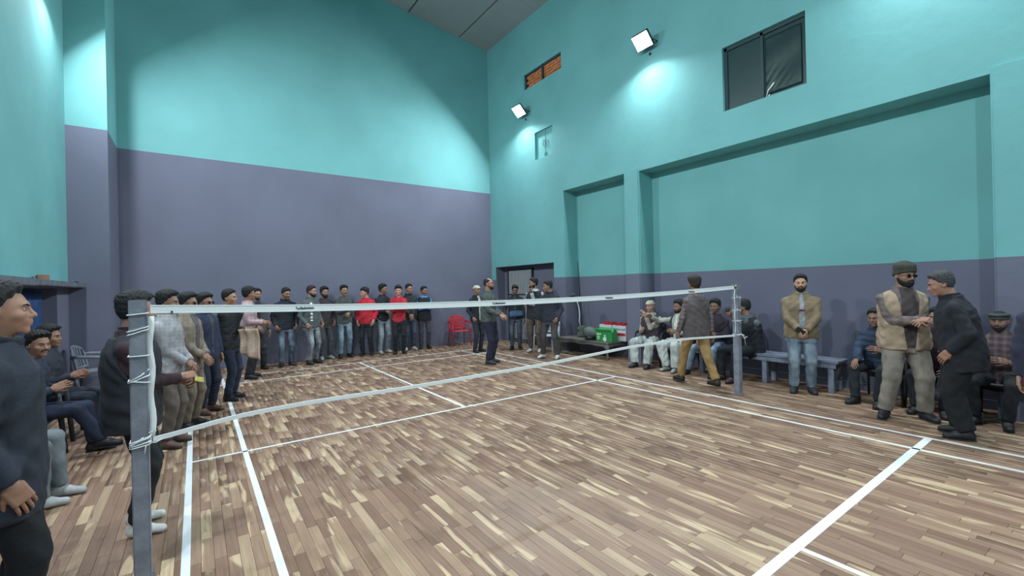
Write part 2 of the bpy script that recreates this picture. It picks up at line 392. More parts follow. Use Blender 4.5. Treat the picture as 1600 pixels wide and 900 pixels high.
o = mb.build('cable_scrap', mat('cable_grey', (95, 105, 112), .6)); o.location = (XL+.08, 6.45, 1.831); tag(o, 'small twisted cable scrap on the end of the grey slab', 'cable')
# baseboard-like plinth along back niche
for nm, a in (('baseboard_right', (XN-.03, XN, -2.3, 2.54, 0, .11)), ('baseboard_back', (-1.09, XR, YB-.012, YB, 0, .05))):
    struct(MB().box(*a).build(nm, GREY))

# ------------------------------------------------------------------ net and posts
POST = mat('grey_post_paint', (124, 128, 140), .45, kind='cloth')
YN = .05
def post(x, w, label):
    t = empty('net_post', (x, YN, 0), 0, label, 'post')
    MB().box(-w/2, w/2, -w/2, w/2, 0, 1.50, .006).build('pole', POST, t)
    # slotted head with pulley
    mb = MB(); mb.box(-w/2, w/2, -w/2, -w/2+.012, 1.50, 1.585, .003); mb.box(-w/2, w/2, w/2-.012, w/2, 1.50, 1.585, .003); mb.box(-w/2, w/2, -w/2, w/2, 1.495, 1.505); mb.build('head_bracket', POST, t)
    mb = MB(); mb.tube([(0, -w/2+.013, 1.545), (0, w/2-.013, 1.545)], .022, 12); mb.build('pulley', mat('pulley_metal', (150, 145, 140), .35, .8), t)
    MB().box(-w/2-.01, w/2+.01, -w/2-.01, w/2+.01, 0.0018, .01, .002).build('base_plate', POST, t)
    return t
post(-.17, .078, 'grey square net post in the left foreground with white cords wound round it')
post(6.42, .085, 'grey net post at the far right end of the net')
X0, X1 = -.115, 6.36
def ztop(x): u = (x-X0)/(X1-X0); return 1.553-.062*4*u*(1-u)*(.85+.3*(1-u))
def zbot(x):
    P = [(-.13, .775), (.1, .81), (.3, .838), (.71, .852), (1.5, .845), (2.8, .858), (4.1, .905), (5.2, .90), (6.36, .845)]
    return float(np.interp(x, [p[0] for p in P], [p[1] for p in P]))
xs_ = np.linspace(X0, X1, 90)
zb = np.array([zbot(x) for x in xs_]); ker = np.array([1, 2, 3, 2, 1])/9
zbs = np.convolve(np.pad(zb, 2, 'edge'), ker, 'valid')
def zbf(x): return float(np.interp(x, xs_, zbs))
net = empty('badminton_net', (0, YN, 0), 0, 'badminton net with white tapes stretched between the two grey posts', 'net')
def ribbon(name, zt, zb_, th, m, wob=.0):
    V = []; F = []; n = len(xs_)
    for i, x in enumerate(xs_):
        a, b = zt(x), zb_(x); w_ = wob*math.sin(x*7)
        V += [(x, -th+w_, a), (x, th+w_, a), (x, th+w_, b), (x, -th+w_, b)]
    for i in range(n-1):
        k = i*4
        for j in range(4): F.append((k+j, k+(j+1) % 4, k+4+(j+1) % 4, k+4+j))
    F += [(3, 2, 1, 0), ((n-1)*4, (n-1)*4+1, (n-1)*4+2, (n-1)*4+3)]
    return mobj(name, V, F, m, net, smooth=False)
ribbon('top_tape', ztop, lambda x: ztop(x)-.046, .005, WHITE)
ribbon('tape_hem', lambda x: ztop(x)-.040, lambda x: ztop(x)-.047, .007, WHITE)
ribbon('tape_hem', lambda x: ztop(x)+.001, lambda x: ztop(x)-.006, .007, WHITE)
ribbon('bottom_tape', lambda x: zbf(x)+.013, lambda x: zbf(x)-.013, .005, WHITE)
# mesh strands of the netting
V = []; F = []
def strand(p, q, r=.00032):
    n = len(V); a = Vector(p); b = Vector(q); t = (b-a).normalized(); h = Vector((0, 1, 0)); u_ = t.cross(h).normalized()*r; v_ = h*r
    for c in (a, b):
        V.extend([tuple(c+u_), tuple(c-u_*.5+v_*.87), tuple(c-u_*.5-v_*.87)])
    for j in range(3): F.append((n+j, n+(j+1) % 3, n+3+(j+1) % 3, n+3+j))
x = X0+.02
while x < X1: strand((x, 0, zbf(x)), (x, 0, ztop(x)-.045)); x += .022
xg = np.linspace(X0+.01, X1-.01, 25)
for k in range(1, 32):
    u = k/32
    for i in range(24): strand((xg[i], 0, zbf(xg[i])*(1-u)+(ztop(xg[i])-.045)*u), (xg[i+1], 0, zbf(xg[i+1])*(1-u)+(ztop(xg[i+1])-.045)*u))
o = mobj('netting', V, F, mat('net_string', (52, 50, 52), .8), net, smooth=False); o['kind'] = 'stuff'
# side tapes
def wavy(x, a, b, k, amp): return [(x+amp*math.sin(i*1.1+k), -.006, a+(b-a)*i/14) for i in range(15)]
MB().tube(wavy(-.118, 1.49, .80, 1, .006), (.003, .017), 8).build('side_tape', WHITE, net)
MB().tube(wavy(6.365, 1.50, .86, 2, .012), (.003, .017), 8).build('side_tape', WHITE, net)
CORD = mat('white_cord', (232, 236, 240), .6)
def loop(xc, z, w, dz, r=.004):
    pts = []
    for i in range(21):
        a = 2*math.pi*i/20; cx, cy = math.cos(a), math.sin(a); m_ = max(abs(cx), abs(cy))
        pts.append((xc+cx/m_*w, cy/m_*w, z+dz*(.5+.5*cx)))
    return pts
for z, dz in ((1.50, .01), (1.405, .03), (1.385, .035), (1.27, .0), (1.135, -.02), (1.12, .04), (.775, .035), (.765, .02), (.755, .015), (.785, .03)):
    MB().tube(loop(-.17, z, .045, dz), .0035, 6, True).build('tie_cord', CORD, net)
MB().tube([(-.215, -.045, .77), (-.17, -.05, .80), (-.125, -.01, .83), (-.1, 0, .83)], .004, 6).build('tie_cord', CORD, net)
MB().tube([(-.215, -.045, 1.13), (-.16, -.05, 1.16), (-.125, -.02, 1.19)], .0035, 6).build('tie_cord', CORD, net)
MB().tube([(-.13, -.03, .79), (-.145, -.05, .76), (-.15, -.05, .72)], .003, 6).build('cord_end', CORD, net)
MB().tube([(-.13, -.045, .78), (-.10, -.05, .775), (-.07, -.05, .79)], .003, 6).build('cord_end', CORD, net)
for z in (1.38, 1.2, 1.05, .86, .85): MB().tube(loop(6.42, z, .047, .01), .004, 6, True).build('tie_cord', CORD, net)
for z in (1.39, 1.21, 1.05): MB().tube([(6.33, -.05, z+.02), (6.37, -.055, z), (6.43, -.06, z-.03)], .004, 6).build('cord_end', CORD, net)
MB().tube([(6.44, -.06, .86), (6.5, -.06, .84), (6.53, -.06, .70)], .005, 6).build('cord_end', CORD, net)
MB().tube([(6.44, -.06, .86), (6.47, -.07, .80), (6.56, -.07, .82)], .005, 6).build('cord_end', CORD, net)
INK = mat('black_ink', (24, 28, 34), .7)
for (xa, xb) in ((.65, .765), (2.24, 2.38), (3.69, 3.81), (5.23, 5.37)):
    c = bpy.data.curves.new('lettering', 'FONT'); c.body = 'TurBadminton'; c.size = .026; c.extrude = .0006; c.offset = .0006
    c.materials.append(INK); o = link(bpy.data.objects.new('lettering', c), net)
    o.rotation_euler = (math.pi/2, 0, 0); o.location = (xa, -.0062, ztop(xa)-.034); bpy.context.view_layer.update()
    k_ = (xb-xa)/max(.01, o.dimensions.x); me = bpy.data.meshes.new_from_object(o.evaluated_get(bpy.context.evaluated_depsgraph_get())); bpy.data.objects.remove(o)
    me.transform(Matrix.Diagonal((k_, 1, 1, 1))); o = link(bpy.data.objects.new('lettering', me), net); o.rotation_euler = (math.pi/2, 0, 0); o.location = (xa, -.0062, ztop(xa)-.034)
MB().tube([(-.02, -.008, 1.51), (-.012, -.008, 1.51)], .006, 8).build('eyelet', INK, net)

# ------------------------------------------------------------------ furniture
def armchair(x, y, hd, rgb, label, group='plastic armchairs'):
    """moulded plastic armchair, sitter faces local +Y"""
    m = mat('chair_plastic', rgb, .38, spec=.4); t = empty('plastic_armchair', (x, y, 0), R_(hd-90), label, 'chair', group)
    V = []; F = []; n = 11
    for j in range(n):
        for i in range(n):
            u = -1+2*i/(n-1); v = -1+2*j/(n-1)
            V.append((u*(.225+.01*v), v*.215, .425-.018*(1-u*u)*(1-v*v)+.012*v-(.02 if v > .95 else 0)))
    for j in range(n-1):
        for i in range(n-1): F.append((j*n+i, j*n+i+1, (j+1)*n+i+1, (j+1)*n+i))
    o = mobj('seat', V, F, m, t); s = o.modifiers.new('s', 'SOLIDIFY'); s.thickness = .022; s.offset = -1
    def bk(u, z):   # back surface
        return Vector((u*(.215+.03*(z-.43)), -.205-.22*(z-.43)+.05*u*u, z))
    out = [bk(-1, .44+.06*i) for i in range(5)]+[bk(math.cos(a)*-1, .70+.115*math.sin(a)) for a in np.linspace(.2, math.pi-.2, 11)]+[bk(1, .68-.06*i) for i in range(5)]
    mb = MB(); mb.tube(out, (.009, .022), 8); mb.tube([bk(u, .47) for u in np.linspace(-1, 1, 9)], (.009, .02), 8)
    for k in range(7):
        u = -.72+.24*k; mb.tube([bk(u, z) for z in np.linspace(.47, .70+.1*math.sqrt(max(0, 1-u*u)), 6)], (.006, .021), 6)
    mb.build('backrest', m, t)
    for s in (-1, 1):
        MB().tube([(s*.235, -.235, .66), (s*.262, -.15, .665), (s*.268, 0, .655), (s*.265, .13, .64), (s*.255, .19, .615)], [(.011, .026)]*5, 8).build('armrest', m, t)
        MB().tube([(s*.255, .19, .615), (s*.245, .2, .43), (s*.262, .235, .0)], [(.02, .014), (.026, .016), (.02, .014)], 8).build('leg', m, t)
        MB().tube([(s*.225, -.23, .66), (s*.215, -.2, .43), (s*.24, -.285, .0)], [(.018, .014), (.026, .016), (.02, .014)], 8).build('leg', m, t)
    return t
armchair(6.12, 7.62, -100, (190, 34, 52), 'red plastic armchair standing empty against the back wall')
armchair(-1.24, 6.45, -8, (128, 134, 146), 'grey plastic armchair standing empty by the corner pillar on the left')
armchair(7.12, 5.02, 200, (205, 212, 218), 'white plastic armchair half hidden beside the old wooden table')
armchair(7.52, 2.30, 192, (34, 36, 42), 'black plastic armchair under the old man in the pale cap')
armchair(7.56, 1.72, 180, (34, 36, 42), 'black plastic armchair under the man in the white kurta')
armchair(7.50, -1.29, 178, (44, 46, 52), 'dark plastic armchair under the man in the blue puffer jacket')
armchair(7.52, -1.82, 180, (40, 42, 48), 'dark plastic armchair under the man hidden behind the black jacket')
armchair(7.46, -2.36, 176, (32, 34, 40), 'dark plastic armchair under the man in the flat woollen cap')
armchair(-1.28, 1.65, 0, (60, 64, 74), 'dark plastic armchair under the man in grey trousers at the left')
armchair(-1.28, 2.92, -4, (60, 64, 74), 'dark plastic armchair under the moustached man at the left')
armchair(-1.28, 3.85, 0, (60, 64, 74), 'dark plastic armchair farthest along the left wall')
# long grey bench
BEN = mat('grey_bench_paint', (118, 126, 144), .55, kind='cloth')
t = empty('wooden_bench', (7.62, .22, 0), 0, 'long grey painted bench along the right wall behind the bearded man in jeans', 'bench')
MB().box(-.22, -.012, -1.05, 1.12, .425, .46, .004).build('seat_plank', BEN, t); MB().box(-.008, .20, -1.05, 1.12, .425, .46, .004).build('seat_plank', BEN, t)
for y in (-.95, -.06, 1.0):
    for x in (-.18, .12): MB().box(x, x+.07, y-.035, y+.035, 0, .425, .004).build('leg', BEN, t)
for x in (-.2, .175): MB().box(x, x+.022, -1.02, 1.1, .355, .425, .002).build('apron', BEN, t)
# old wooden table with scalloped apron and cabriole legs
OLD = mat('old_wood', (112, 108, 104), .8, kind='wood')
t = empty('wooden_table', (7.56, 3.97, 0), 0, 'low old wooden table with curved legs standing in the wall niche', 'table')
MB().box(-.36, .36, -.80, .80, .34, .375, .008).build('tabletop', OLD, t)
def apron(a, b, n=14):
    pts = [(a, .34), (b, .34)]; 
    for i in range(n+1):
        u = 1-i/n; e = min(u, 1-u); pts.append((a+(b-a)*u, .285-.10*max(0, 1-e/.12)**2+.012*math.cos(u*math.pi*6)))
    return pts
MB().prism(apron(-.77, .77), -.335, -.31, 0).build('apron', OLD, t); MB().prism(apron(-.32, .32), -.775, -.75, 1).build('apron', OLD, t); MB().prism(apron(-.32, .32), .75, .775, 1).build('apron', OLD, t)
for x in (-.31, .31):
    for y in (-.74, .74):
        sx, sy = (1 if x > 0 else -1), (1 if y > 0 else -1)
        MB().tube([(x, y, .33), (x+sx*.012, y+sy*.012, .24), (x+sx*.0, y, .15), (x-sx*.012, y-sy*.012, .06), (x+sx*.01, y+sy*.01, .0)], [.05, .046, .03, .022, .034], 10).build('leg', OLD, t)
WC = mat('white_carton', (214, 218, 222), .6); RC = mat('red_print', (196, 36, 56), .6); KC = mat('carton_ink', (44, 54, 84), .6)
for k, (y, lab) in enumerate(((3.52, 'white carton with red top, left one against the niche wall'), (3.13, 'white carton with red top, right one next to the pilaster'))):
    t = empty('carton', (7.76, y+.1, .376), 0, lab+' on the old table', 'box', 'white and red cartons on the old table')
    MB().box(-.12, .12, -.18, .18, 0, .33, .003).build('carton_body', WC, t)
    mb = MB()
    for i in range(60): 
        a, b = random.uniform(-.1, .1), random.uniform(-.165, .165); s_ = random.uniform(.012, .022); mb.box(a-s_, a+s_, b-s_, b+s_, .32, .345+random.uniform(.0, .045), .003)
    o = mb.build('red_packets', RC, t); o['kind'] = 'stuff'
    MB().box(-.1215, -.12, -.17, .17, .11, .17).build('red_band', RC, t)
    for j in range(9): MB().box(-.1215, -.12, .145-.035*j-.022, .145-.035*j, .235+random.uniform(-.004, .004), .235+random.uniform(.02, .04)).build('printed_mark', KC, t)
GC = mat('green_carton', (40, 140, 72), .5); GC2 = mat('light_green_print', (150, 205, 160), .5)
t = empty('carton', (7.40, 3.37, .376), R_(8), 'green carton with its lid flap open in front of the white cartons', 'box')
MB().box(-.11, .11, -.20, .20, 0, .21, .003).build('carton_body', GC, t)
MB().prism([(-.11, .21), (-.15, .27), (-.145, .275), (-.105, .216)], -.2, .2, 1).build('flap', GC, t)
MB().prism([(-.06, .208), (.02, .30), (.11, .215), (.105, .208)], -.195, .195, 1).build('lid', GC, t)
MB().prism([(.20, .212), (.27, .27), (.265, .275), (.196, .216)], -.1, .1, 0).build('flap', GC, t)
MB().prism([(.14+.035*math.cos(a), .09+.05*math.sin(a)) for a in np.linspace(0, 5.9, 12)], -.1115, -.11, 0).build('printed_label', GC2, t)
mb = MB(); mb.prism([(-.02+.045*math.cos(a), .06+.052*math.sin(a)*(1+.12*math.cos(3*a))) for a in np.linspace(0, 5.9, 14)], -.112, -.11, 0)
mb.prism([(-.025+.02*math.cos(a), .135+.022*math.sin(a)) for a in np.linspace(0, 5.9, 10)], -.112, -.11, 0); mb.build('printed_emblem', mat('pale_print', (215, 230, 215), .5), t)
MB().box(-.112, -.11, .07, .185, .15, .18).build('printed_label', mat('pale_print', (215, 230, 215), .5), t)
# black shallow pan, grey pump with pipe
mb = MB(); mb.tube([(0, 0, 0), (0, 0, .02), (0, 0, .075), (0, 0, .08), (0, 0, .072), (0, 0, .015)], [.10, .125, .155, .165, .145, .11], 28)
t = mb.build('pan', mat('black_enamel', (26, 26, 32), .35), smooth=False); t.location = (7.37, 3.82, .3765); tag(t, 'round black metal pan on the old table beside the green carton', 'pan')
t = empty('water_pump', (7.66, 4.22, .376), R_(10), 'grey green water pump with a domed cover on the old table', 'pump')
GP = mat('pump_grey', (112, 122, 116), .6)
MB().box(-.12, .12, .0, .2, 0, .26, .03).build('motor_box', GP, t)
mb = MB(); mb.tube([(0, .0, .12), (0, -.1, .13), (0, -.2, .11), (0, -.27, .07), (0, -.3, .04)], [.13, .13, .11, .07, .02], 16); mb.build('domed_cover', GP, t)
MB().tube([(-.12, .15, .16), (-.135, .15, .16)], .025, 12).build('dark_outlet', DARKM, t)
mb = MB(); mb.box(-.09, -.05, -.12, .18, 0, .02); mb.box(.05, .09, -.12, .18, 0, .02); mb.build('base_feet', GP, t)
o = MB().tube([(0, 0, 0), (-.02, .02, .1), (.03, .05, .25), (.06, .10, .42), (.02, .12, .58), (.04, .10, .66)], .013, 8).build('hose', mat('white_hose', (205, 212, 216), .45)); o.location = (7.62, 4.38, .64); tag(o, 'thin white hose rising from the pump to the switch box', 'hose')
t = empty('switch_box', (7.75, 4.785, 1.28), 0, 'small dark electric switch box on the side of the niche with loose wires', 'switch box')
MB().box(-.07, .05, -.04, 0, -.04, .07, .004).build('box_body', DARKM, t); MB().tube([(.05, -.02, .0), (.12, -.04, -.12), (.1, -.06, -.3)], .005, 6).build('loose_wire', DARKM, t)
MB().tube([(-.02, -.02, .07), (.0, -.03, .13), (.09, -.03, .12)], .004, 6).build('loose_wire', mat('white_hose', (205, 212, 216), .45), t)
o = MB().tube([(7.90, 4.60, .38), (7.93, 4.70, 1.3), (7.945, 4.76, 2.2)], [.012, .012, .005], 8).build('thin_rod', DARKM); tag(o, 'thin dark rod leaning in the corner of the niche', 'rod')

# ------------------------------------------------------------------ implicit surfaces for figures and clothes
def cone(P, a, b, ra, rb, sc_=(1, 1, 1)):
    a = np.asarray(a, np.float32); b = np.asarray(b, np.float32); ba = b-a; S = np.asarray(sc_, np.float32)
    q = (P-a)*S; ba = ba*S; h = np.clip(q@ba/max(1e-9, float(ba@ba)), 0, 1)
    q = q-h[:, None]*ba
    return np.sqrt((q*q).sum(1))-(ra+h*(rb-ra))
def ell(P, c, r):
    r = np.asarray(r, np.float32); q = (P-np.asarray(c, np.float32))/r; k = np.sqrt((q*q).sum(1)); return (k-1)*r.min()
def smin(a, b, k):
    h = np.maximum(k-np.abs(a-b), 0)/k; return np.minimum(a, b)-h*h*k*.25
def smax(a, b, k): return -smin(-a, -b, k)
def snet(fn, lo, hi, h):
    """surface nets: closed quad mesh of fn < 0"""
    lo = np.asarray(lo, np.float32); n = [int(math.ceil((hi[i]-lo[i])/h))+1 for i in range(3)]
    ax = [lo[i]+h*np.arange(n[i], dtype=np.float32) for i in range(3)]
    G = np.stack(np.meshgrid(*ax, indexing='ij'), -1).reshape(-1, 3)
    F = fn(G).reshape(n).astype(np.float32)
    F[0] = F[-1] = 1; F[:, 0] = F[:, -1] = 1; F[:, :, 0] = F[:, :, -1] = 1
    I = F < 0
    c = [(i, j, k) for i in (0, 1) for j in (0, 1) for k in (0, 1)]
    m = tuple(x-1 for x in n)
    def S(A, o): return A[o[0]:o[0]+m[0], o[1]:o[1]+m[1], o[2]:o[2]+m[2]]
    cnt = sum(S(I, o).astype(np.int8) for o in c); act = (cnt > 0) & (cnt < 8)
    idx = -np.ones(m, np.int64); A = np.argwhere(act); idx[act] = np.arange(len(A))
    pos = np.zeros((len(A), 3)); num = np.zeros(len(A))
    for a in c:
        for d in range(3):
            if a[d]: continue
            b = list(a); b[d] = 1
            fa = S(F, a)[act]; fb = S(F, b)[act]; x = (fa < 0) != (fb < 0)
            t = np.where(x, fa/np.where(x, fa-fb, 1), 0)
            p = np.array(a, float)[None].repeat(len(A), 0); p[:, d] += t
            pos += p*x[:, None]; num += x
    V = lo+(A+pos/num[:, None])*h; Q = []
    for d in range(3):
        e = [slice(None)]*3; e2 = [slice(None)]*3; e[d] = slice(0, -1); e2[d] = slice(1, None)
        X = I[tuple(e)] != I[tuple(e2)]; sgn = I[tuple(e)]
        u, v = (d+1) % 3, (d+2) % 3; W = np.argwhere(X)
        ok = (W[:, u] > 0) & (W[:, v] > 0) & (W[:, u] < n[u]-1) & (W[:, v] < n[v]-1); W = W[ok]; sg = sgn[tuple(W.T)]
        def g(du, dv):
            w_ = W.copy(); w_[:, u] -= du; w_[:, v] -= dv; return idx[tuple(w_.T)]
        q = np.stack([g(1, 1), g(0, 1), g(0, 0), g(1, 0)], 1); q[~sg] = q[~sg][:, ::-1]; Q.append(q)
    Q = np.concatenate(Q); Q = Q[(Q >= 0).all(1)]
    return V.astype(np.float32), Q.astype(np.int32)
def xf(M, V):
    M = np.array(M, np.float32); return V@M[:3, :3].T+M[:3, 3]

# canonical head (face towards +Y, about 0.235 tall), origin at its centre
def head_base(P):
    d = ell(P, (0, -.012, .028), (.074, .095, .088))
    d = smin(d, ell(P, (0, .022, -.035), (.058, .066, .078)), .04)
    return d
def head_sdf(P):
    d = head_base(P)
    X = P.copy(); X[:, 0] = np.abs(X[:, 0])
    d = smin(d, cone(X, (0, .080, .026), (.034, .070, .026), .013, .011), .012)
    d = smin(d, ell(X, (.040, .058, -.022), (.020, .020, .018)), .02)
    d = smax(d, -ell(X, (.031, .094, .006), (.019, .017, .012)), .012)
    d = smin(d, cone(P, (0, .084, .014), (0, .106, -.022), .008, .012), .010)
    d = smin(d, ell(X, (.012, .092, -.026), (.009, .011, .008)), .008)
    d = smin(d, ell(P, (0, .078, -.052), (.028, .022, .024)), .015)
    d = smin(d, cone(X, (0, .098, -.049), (.019, .088, -.050), .0055, .003), .005)
    d = smin(d, cone(X, (0, .096, -.061), (.016, .088, -.060), .006, .003), .005)
    d = smin(d, ell(P, (0, .072, -.092), (.024, .020, .018)), .02)
    d = smin(d, smax(ell(X, (.077, -.012, -.004), (.010, .021, .032)), -ell(X, (.086, -.006, -.002), (.006, .011, .018)), .004), .006)
    d = smin(d, cone(P, (0, -.02, -.06), (0, -.035, -.19), .052, .058), .03)
    return d
LO, HI = (-.11, -.14, -.20), (.11, .14, .14)
HEADM = {'near': snet(head_sdf, LO, HI, .0042), 'far': snet(head_sdf, LO, HI, .0062)}
def hairline(y): return np.interp(y, [-.1, -.06, -.014, .006, .035, .065, .1], [-.088, -.082, -.028, .006, .056, .086, .095])
def hair_fn(style):
    def fn(P):
        t = {'crop': .006, 'short': .017, 'full': .024, 'fringe': .021, 'long': .024, 'bald': .007, 'swept': .021}[style]
        b = head_base(P); top = np.clip((P[:, 2]-.03)/.08, 0, 1)
        nz = .0034*np.sin(P[:, 0]*210+4*np.sin(P[:, 2]*70))*np.sin(P[:, 1]*130+P[:, 0]*60)+.0016*np.sin(P[:, 1]*330+P[:, 2]*250)
        th = t*(.62+.95*top)+(nz if style not in ('crop', 'bald') else nz*.3)
        if style == 'swept': th = th+.010*np.clip(P[:, 1]/.08, 0, 1)*top
        d = b-th; lim = hairline(P[:, 1])+.005*np.sin(P[:, 0]*170+2)*np.clip(P[:, 1]/.05, 0, 1)+.003*np.sin(P[:, 1]*260)
        if style == 'fringe': lim = lim-.026*np.clip((P[:, 1]-.03)/.04, 0, 1)
        if style == 'long': lim = lim-.045*np.clip((.02-P[:, 1])/.03, 0, 1)
        d = b-th*np.clip((P[:, 2]-lim)/.030, .12, 1)
        if style == 'bald': d = smax(d, -ell(P, (0, .03, .105), (.056, .09, .05)), .006)
        return smax(d, (lim-P[:, 2])*.75, .008)
    return fn
def beard_fn(style):
    def fn(P):
        b = head_base(P); X = np.abs(P[:, 0]); chin = ell(P, (0, .072, -.092), (.024, .020, .018)); muz = ell(P, (0, .078, -.052), (.028, .022, .024))
        s_ = smin(smin(b, chin, .02), muz, .015)
        if style == 'moustache':
            d = s_-.006; d = smax(d, np.abs(P[:, 2]+.040+X*.25)-.007, .004); d = np.maximum(d, X-.032); return np.maximum(d, -(P[:, 1]-.05))
        t = {'stubble': .0016, 'beard': .006, 'full': .011}[style]
        d = s_-t; lim = np.interp(P[:, 1], [-.01, .02, .05, .07, .09], [-.005, -.035, -.056, -.060, -.062])
        d = smax(d, (P[:, 2]-lim), .006); d = np.maximum(d, -(P[:, 1]+.012)); d = np.maximum(d, -P[:, 2]-.118)
        mo = smax(s_-t*.8-.001, np.abs(P[:, 2]+.0415+X*.3)-.006, .003); mo = np.maximum(np.maximum(mo, X-.034), .05-P[:, 1]); return np.minimum(d, mo)
    return fn
def hat_fn(style):
    def fn(P):
        b = head_base(P)
        nz = .002*np.sin(P[:, 0]*190)*np.sin(P[:, 2]*170+P[:, 1]*100)
        if style == 'beanie':
            zz_ = P[:, 2]-.030-.38*(P[:, 1]-.04); d = smax(b-.015-nz-.026*np.clip((P[:, 2]-.05)/.07, 0, 1), -zz_, .008); return smin(d, smax(b-.0175, np.abs(zz_-.018)-.015, .008), .006)
        if style == 'cap': return smax(smax(b-.016, .04-P[:, 2]+.15*P[:, 1], .006), P[:, 2]-.124, .012)
        if style == 'flatcap': return smin(smax(b-.014, np.abs(P[:, 2]-.055)-.022, .01), ell(P, (0, .01, .084), (.098, .112, .024)), .01)
        if style == 'wrap': 
            d = smax(b-.016-2*nz, np.maximum(-(P[:, 2]-.035-.0*P[:, 1]), -1), .01); d2 = smax(b-.014-nz, (P[:, 1]-.02), .02); return smin(d, smax(d2, -P[:, 2]-.12, .01), .01)
        if style == 'mask': return smax(smin(b, ell(P, (0, .078, -.052), (.03, .03, .03)), .02)-.006, np.maximum(P[:, 2]+.012, -(P[:, 2]+.105)), .004)
    return fn
CACHE = {}
def accessory(fn, key, m, name):
    if key not in CACHE:
        V, Q = snet(fn, (-.14, -.15, -.14), (.14, .15, .19), .0058); o = mobj(name, V, Q, m); CACHE[key] = o.data; COL.objects.unlink(o); bpy.data.objects.remove(o)
    k2 = (key, m.name, id(m))
    if k2 not in CACHE:
        me = CACHE[key].copy(); me.materials.clear(); me.materials.append(m); CACHE[k2] = me
    return bpy.data.objects.new(name, CACHE[k2])
# canonical right hand: wrist at origin, fingers +Y, back of the hand +Z, thumb +X
def hand_mesh(pose, h):
    C1 = {'relaxed': (18, 26, 18), 'grip': (55, 75, 45), 'flat': (6, 6, 6), 'point': (60, 85, 50)}[pose]
    segs = []
    for i, (x, y, k) in enumerate(((.030, .086, .95), (.0105, .091, 1.05), (-.0095, .088, 1.0), (-.0285, .079, .8))):
        a = 0; p = np.array((x, y, 0)); cc = C1 if not (pose == 'point' and i == 0) else (4, 5, 4); fan = x*2.6
        for L_, c_, r in zip((.042*k, .026*k, .021*k), cc, (.0085, .0076, .0068)):
            a += R_(c_); q = p+L_*np.array((math.sin(fan)*math.cos(a), math.cos(fan)*math.cos(a), -math.sin(a))); segs.append((p, q, r)); p = q
    th = [((.022, .022, -.004), (.046, .052, -.014), .0125), ((.046, .052, -.014), (.056 if pose != 'grip' else .044, .078, -.026), .010), ((.056 if pose != 'grip' else .044, .078, -.026), (.058 if pose != 'grip' else .026, .098, -.034), .0085)]
    def fn(P):
        q = np.abs(P-np.array((0, .050, 0)))-np.array((.030, .034, .005)); pal = np.sqrt((np.maximum(q, 0)**2).sum(1))-.010
        d = smin(pal, cone(P, (0, -.05, 0), (0, .02, 0), .027, .026, (1, 1, 1.25)), .02)
        fg = None
        for a, b, r in segs:
            c_ = cone(P, a, b, r, r*.92); fg = c_ if fg is None else np.minimum(fg, c_)
        d = smin(d, fg, .006)
        t_ = None
        for a, b, r in th:
            c_ = cone(P, a, b, r, r*.9); t_ = c_ if t_ is None else np.minimum(t_, c_)
        return smin(d, t_, .010)
    return snet(fn, (-.06, -.06, -.11), (.08, .20, .03), h)
HANDS = {}
def hand(pose, near_):
    k = (pose, near_)
    if k not in HANDS: HANDS[k] = hand_mesh(pose, .0032 if near_ else .0042)
    return HANDS[k]
def foot_fn(fat):
    def fn(P):
        d = cone(P, (0, -.030, .045), (0, .05, .050), .040+fat, .040+fat)
        d = smin(d, cone(P, (0, .05, .046), (-.004, .140, .030), .040+fat, .036+fat, (1, 1, 1.15)), .03)
        d = smin(d, cone(P, (0, -.012, .05), (0, -.016, .13), .040+fat, .040+fat), .03)
        d = smax(d, -P[:, 2], .006); return smax(d, P[:, 2]-.125, .004)
    return fn
FOOT = {}
def foot_mesh(kind):
    if kind not in FOOT: FOOT[kind] = snet(foot_fn(.002 if kind == 'shoe' else -.003), (-.07, -.1, -.02), (.07, .21, .15), .006)
    return FOOT[kind]
_ol = [(.036, -.04), (.030, -.065), (0, -.075), (-.030, -.065), (-.036, -.04), (-.034, .02), (-.045, .08), (-.046, .13), (-.030, .165), (-.004, .180), (.022, .168), (.040, .13), (.042, .08), (.034, .02)]
SOLE_V = np.array([(a, b, .0) for a, b in _ol]+[(a*1.02, b*1.01+.0, .012) for a, b in _ol], np.float32)
SOLE_F = [tuple(range(13, -1, -1)), tuple(range(14, 28))]+[(i, (i+1) % 14, 14+(i+1) % 14, 14+i) for i in range(14)]
EYE = mobj('eye', [], [], mat('eye_white', (150, 140, 134), .4)); bpy.data.objects.remove(EYE)
bm_ = bmesh.new(); bmesh.ops.create_uvsphere(bm_, u_segments=12, v_segments=8, radius=.0112)
for f_ in bm_.faces:
    f_.smooth = True; c_ = f_.calc_center_median(); f_.material_index = 1 if (c_.y > 0 and c_.x**2+c_.z**2 < .0068**2) else 0
EYE_ME = bpy.data.meshes.new('eye'); bm_.to_mesh(EYE_ME); EYE_ME.materials.append(mat('eye_white', (150, 140, 134), .4)); EYE_ME.materials.append(mat('iris', (34, 24, 20), .2))
mbb = MB()
for s in (-1, 1): mbb.tube([(s*.014, .093, .024), (s*.03, .088, .030), (s*.046, .075, .025)], [(.003, .0035), (.003, .004), (.002, .0025)], 6)
o_ = mbb.build('eyebrows', mat('dark_hair', (24, 22, 24), .8, kind='hair')); BROW_ME = o_.data; bpy.data.objects.remove(o_)

